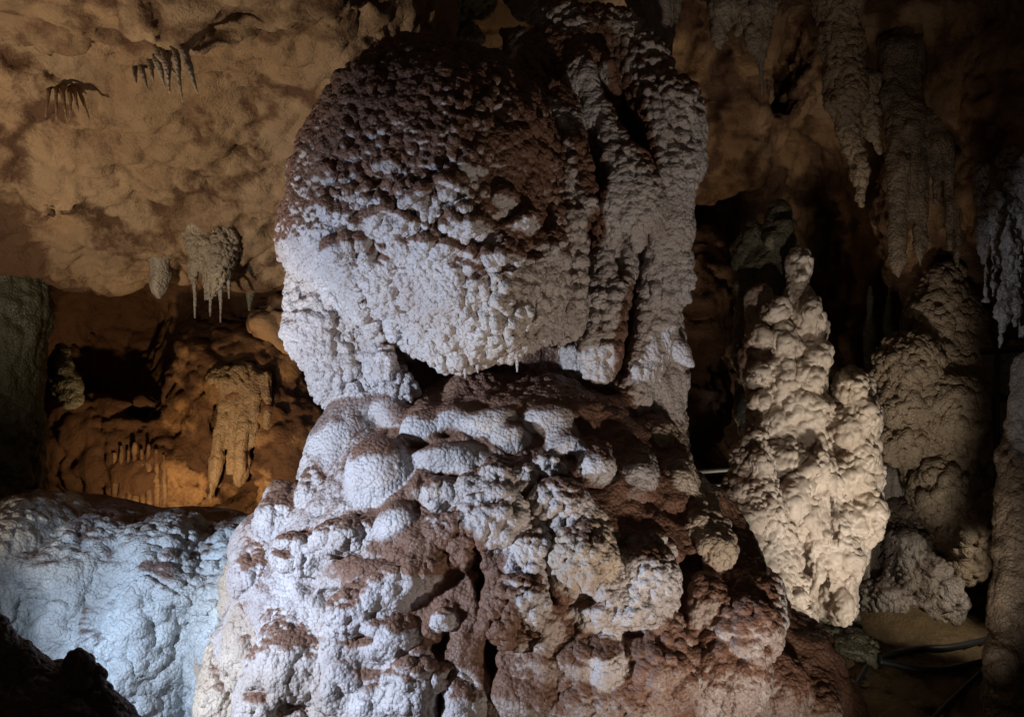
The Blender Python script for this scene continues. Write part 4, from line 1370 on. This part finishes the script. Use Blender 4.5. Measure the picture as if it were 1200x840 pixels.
def pale_folds(F):
    F.tube([(1186, 190, 7.25, 18), (1184, 250, 7.15, 13), (1181, 310, 7.1, 10), (1176, 370, 7.1, 6), (1172, 408, 7.1, 2)], 'fold#1', 0.02)
    F.tube([(1150, 200, 7.25, 9), (1152, 260, 7.2, 7), (1154, 310, 7.2, 5), (1156, 356, 7.2, 2)], 'fold#2', 0.02)
    F.tube([(1208, 190, 7.1, 14), (1206, 270, 7.1, 10), (1203, 340, 7.1, 7), (1200, 392, 7.1, 2.5)], 'fold#3', 0.02)
    F.tube([(1166, 230, 7.1, 7), (1165, 300, 7.1, 4), (1164, 346, 7.1, 2)], 'fold#4', 0.015)
    F.tube([(1194, 300, 7.05, 5), (1192, 350, 7.05, 4), (1190, 384, 7.05, 1.5)], 'fold#5', 0.015)


grow('pale_curtain', 'pale grey tattered curtain hanging at the right edge', 'drapery', pale_folds, 0.022, {
    'default': (0.05, 0.010, 0.05, 0.03, 0.16, 0.05, 0.6, 0.3, 0.3, 0.3, 0.025)}, M_GREY, 67)
for i, (x, a, r, lb) in enumerate(((1020, 334, 8, 'dim slender mossy stalagmite, taller of two left of the cauliflower column'), (1042, 344, 9, 'dim slender mossy stalagmite touching the cauliflower column'))):
    spike('slender_stalagmite', [(x, a, 9.3, 2), (x, a + 30, 9.3, r * .7), (x + 1, a + 90, 9.3, r), (x, a + 200, 9.3, r * 1.3)], M_GREEN, None, lb, 'stalagmite', None, 70 + i, rough=.3)
for i, (x, a, b, r) in enumerate(((545, 428, 443, 3.2), (531, 424, 438, 3), (560, 424, 437, 2.6), (606, 418, 436, 2.2), (627, 410, 424, 2.6), (655, 400, 415, 2.6), (705, 432, 447, 3), (697, 428, 440, 2.4))):
    y = (COLUMN.hit(x, a - 6, 4, 6.9) or 5.5) + 0.05
    spike('drip', [(x, a - 8, y, r * 1.2), (x, (a + b) / 2, y, r * .8), (x, b, y, 0.8)], M_MAIN, COLUMN_ROOT, seed=90 + i, seg=10, mud=0)
say('hangings')

# ------------------------------------------------------------------ what people have left: rails and cables


def pipe(name, pts, r, mat, root=None, label=None, cat=None, seg=10):
    pts = np.array(pts, float)
    t = np.gradient(pts, axis=0)
    t /= np.linalg.norm(t, axis=1)[:, None]
    ref = np.array([0, 0, 1.0]) if abs(t[0][2]) < 0.9 else np.array([1.0, 0, 0])
    u = np.cross(t, ref)
    u /= np.linalg.norm(u, axis=1)[:, None]
    w = np.cross(u, t)
    ang = np.linspace(0, 2 * math.pi, seg, endpoint=False)
    v = (pts[:, None] + r * (np.cos(ang)[None, :, None] * u[:, None] + np.sin(ang)[None, :, None] * w[:, None])).reshape(-1, 3)
    i = np.arange(len(v)).reshape(len(pts), seg)
    j = np.roll(i, -1, 1)
    q = np.stack([i[:-1].ravel(), j[:-1].ravel(), j[1:].ravel(), i[1:].ravel()], 1)
    caps = []
    for row, flip in ((i[0], True), (i[-1], False)):
        for k in range(seg // 2 - 1):
            a = [row[k], row[k + 1], row[seg - 2 - k], row[seg - 1 - k]]
            caps.append(a[::-1] if flip else a)
    o = link_part(name, v, np.concatenate([q, np.array(caps)]), mat, root, {}, None if root else pts[0])
    if label:
        tag(o, label, cat)
    return o


h = empty('handrail', P(830, 560, 8.6), 'grey steel handrail glimpsed between the great column and the statue like stalagmite', 'handrail')
a, b = P(770, 556, 8.7), P(920, 545, 8.5)
pipe('top_rail', [a, (a + b) / 2, b], 0.022, M_STEEL, h)
a2, b2 = a - [0, 0, 0.13], b - [0, 0, 0.13]
pipe('lower_rail', [a2, (a2 + b2) / 2, b2], 0.014, M_STEEL, h)
for t in (0.05, 0.95):
    c = a + (b - a) * t
    pipe('post', [c + [0, 0, -1.2], c + [0, 0, -0.6], c], 0.02, M_STEEL, h)

h = empty('dark_railing', P(1180, 440, 7.9), 'dark railing at the right edge below the pale curtain', 'railing')
for (y0, y1) in ((412, 404), (468, 462)):
    a, b = P(1150, y0, 8.3), P(1260, y1, 7.7)
    pipe('rail', [a, (a + b) / 2, b], 0.03, M_RUBBER, h)
for px in (1168, 1240):
    a, b = P(px, 408, 8.1), P(px, 620, 8.1)
    pipe('post', [a, (a + b) / 2, b], 0.025, M_RUBBER, h)


def lit_rock(F):
    F.blob(1190, 470, 9.4, 26, 70, 0.3, 'body', 0.06)
    F.blob(1200, 560, 9.2, 30, 60, 0.3, 'body', 0.06)
    F.blob(1182, 425, 9.3, 9, 24, 0.12, 'body', 0.05)


grow('pale_rock', 'pale lit rock seen behind the dark railing at the right edge', 'rock', lit_rock, 0.03, {
    'default': (0.08, 0.03, 0.08, 0.01, 0.2, 0.08, 0.1, 0.4, 0.1, 0.3, 0.03)}, M_MAIN, 69, single=True)


def on_floor(pts, lift):
    """lay points, given where they show in the photograph, down on the floor"""
    out = []
    for px, py in pts:
        ys = np.arange(4.0, 13.0, 0.01)
        x = (px - CX) / FPX * ys
        z = CZ - (py - CY) / FPX * ys
        w = np.nonzero(z < floor_z(x, ys) + lift)[0]
        k = w[0] if len(w) else -1
        out.append(np.array([x[k], ys[k], z[k]]))
    return np.array(out)


def smooth_path(p, n=40):
    t = np.linspace(0, 1, len(p))
    s = np.linspace(0, 1, n)
    q = np.stack([np.interp(s, t, p[:, k]) for k in range(3)], 1)
    for _ in range(6):
        q[1:-1] = 0.25 * q[:-2] + 0.5 * q[1:-1] + 0.25 * q[2:]
    return q


pipe('cable', smooth_path(on_floor([(1030, 772), (1050, 764), (1080, 759), (1110, 759), (1140, 753), (1175, 745)], 0.06)), 0.026, M_RUBBER, None,
     'black cable on the cave floor, upper one of the looping pair', 'cable')
pipe('cable', smooth_path(on_floor([(1030, 774), (1050, 778), (1075, 784), (1105, 785), (1135, 779), (1165, 772)], 0.06)), 0.026, M_RUBBER, None,
     'black cable on the cave floor, lower sagging one of the looping pair', 'cable')
pipe('conduit', smooth_path(on_floor([(1150, 787), (1130, 805), (1110, 825), (1085, 850)], 0.05)), 0.018, M_RUBBER, None,
     'thin dark straight conduit slanting across the floor in the lower right corner', 'conduit')
pipe('conduit', smooth_path(on_floor([(1016, 780), (1010, 790), (1003, 802)], 0.05)), 0.02, M_RUBBER, None,
     'short dark pipe leaning by the foot of the grey stump', 'pipe')


def block():
    c = on_floor([(995, 826)], 0.03)[0]
    import bmesh
    bm = bmesh.new()
    bmesh.ops.create_cube(bm, size=1)
    for v in bm.verts:
        v.co = Vector((v.co.x * 0.15, v.co.y * 0.10, v.co.z * 0.05))
    bmesh.ops.bevel(bm, geom=bm.edges[:], offset=0.008, segments=2, affect='EDGES')
    me = bpy.data.meshes.new('junction_box')
    bm.to_mesh(me)
    bm.free()
    me.materials.append(M_BLOCK)
    o = bpy.data.objects.new('junction_box', me)
    C.objects.link(o)
    o.location = Vector(c)
    o.rotation_euler = (0.1, 0.15, math.radians(-38))
    tag(o, 'small pale flat box lying on the floor at the foot of the great column', 'box')


block()
rnd = np.random.default_rng(5)
stone_n = 0
while stone_n < 26:
    px, py = rnd.uniform(990, 1190), rnd.uniform(735, 832)
    c = on_floor([(px, py)], 0.0)[0]
    r = rnd.uniform(0.025, 0.085)
    n = 9
    th, ph = np.meshgrid(np.linspace(0, 2 * math.pi, n, endpoint=False), np.linspace(0.12, math.pi - 0.12, 7))
    v = np.stack([np.cos(th) * np.sin(ph), np.sin(th) * np.sin(ph), 0.6 * np.cos(ph)], -1).reshape(-1, 3) * r
    v = v * (1 + 0.5 * vnoise(v / r * 1.3 + stone_n * 5.1, 501))[:, None] + c
    i = np.arange(7 * n).reshape(7, n)
    j = np.roll(i, -1, 1)
    q = np.stack([i[1:].ravel(), j[1:].ravel(), j[:-1].ravel(), i[:-1].ravel()], 1)
    o = link_part('stone', v, q, M_FLOOR, None, {'mud': np.full(len(v), 0.3), 'tint': np.full(len(v), rnd.uniform(0, 1))}, c)
    tag(o, 'small loose brown stone on the dim floor at the lower right', 'stone', 'loose stones on the dim floor')
    stone_n += 1
say('done')
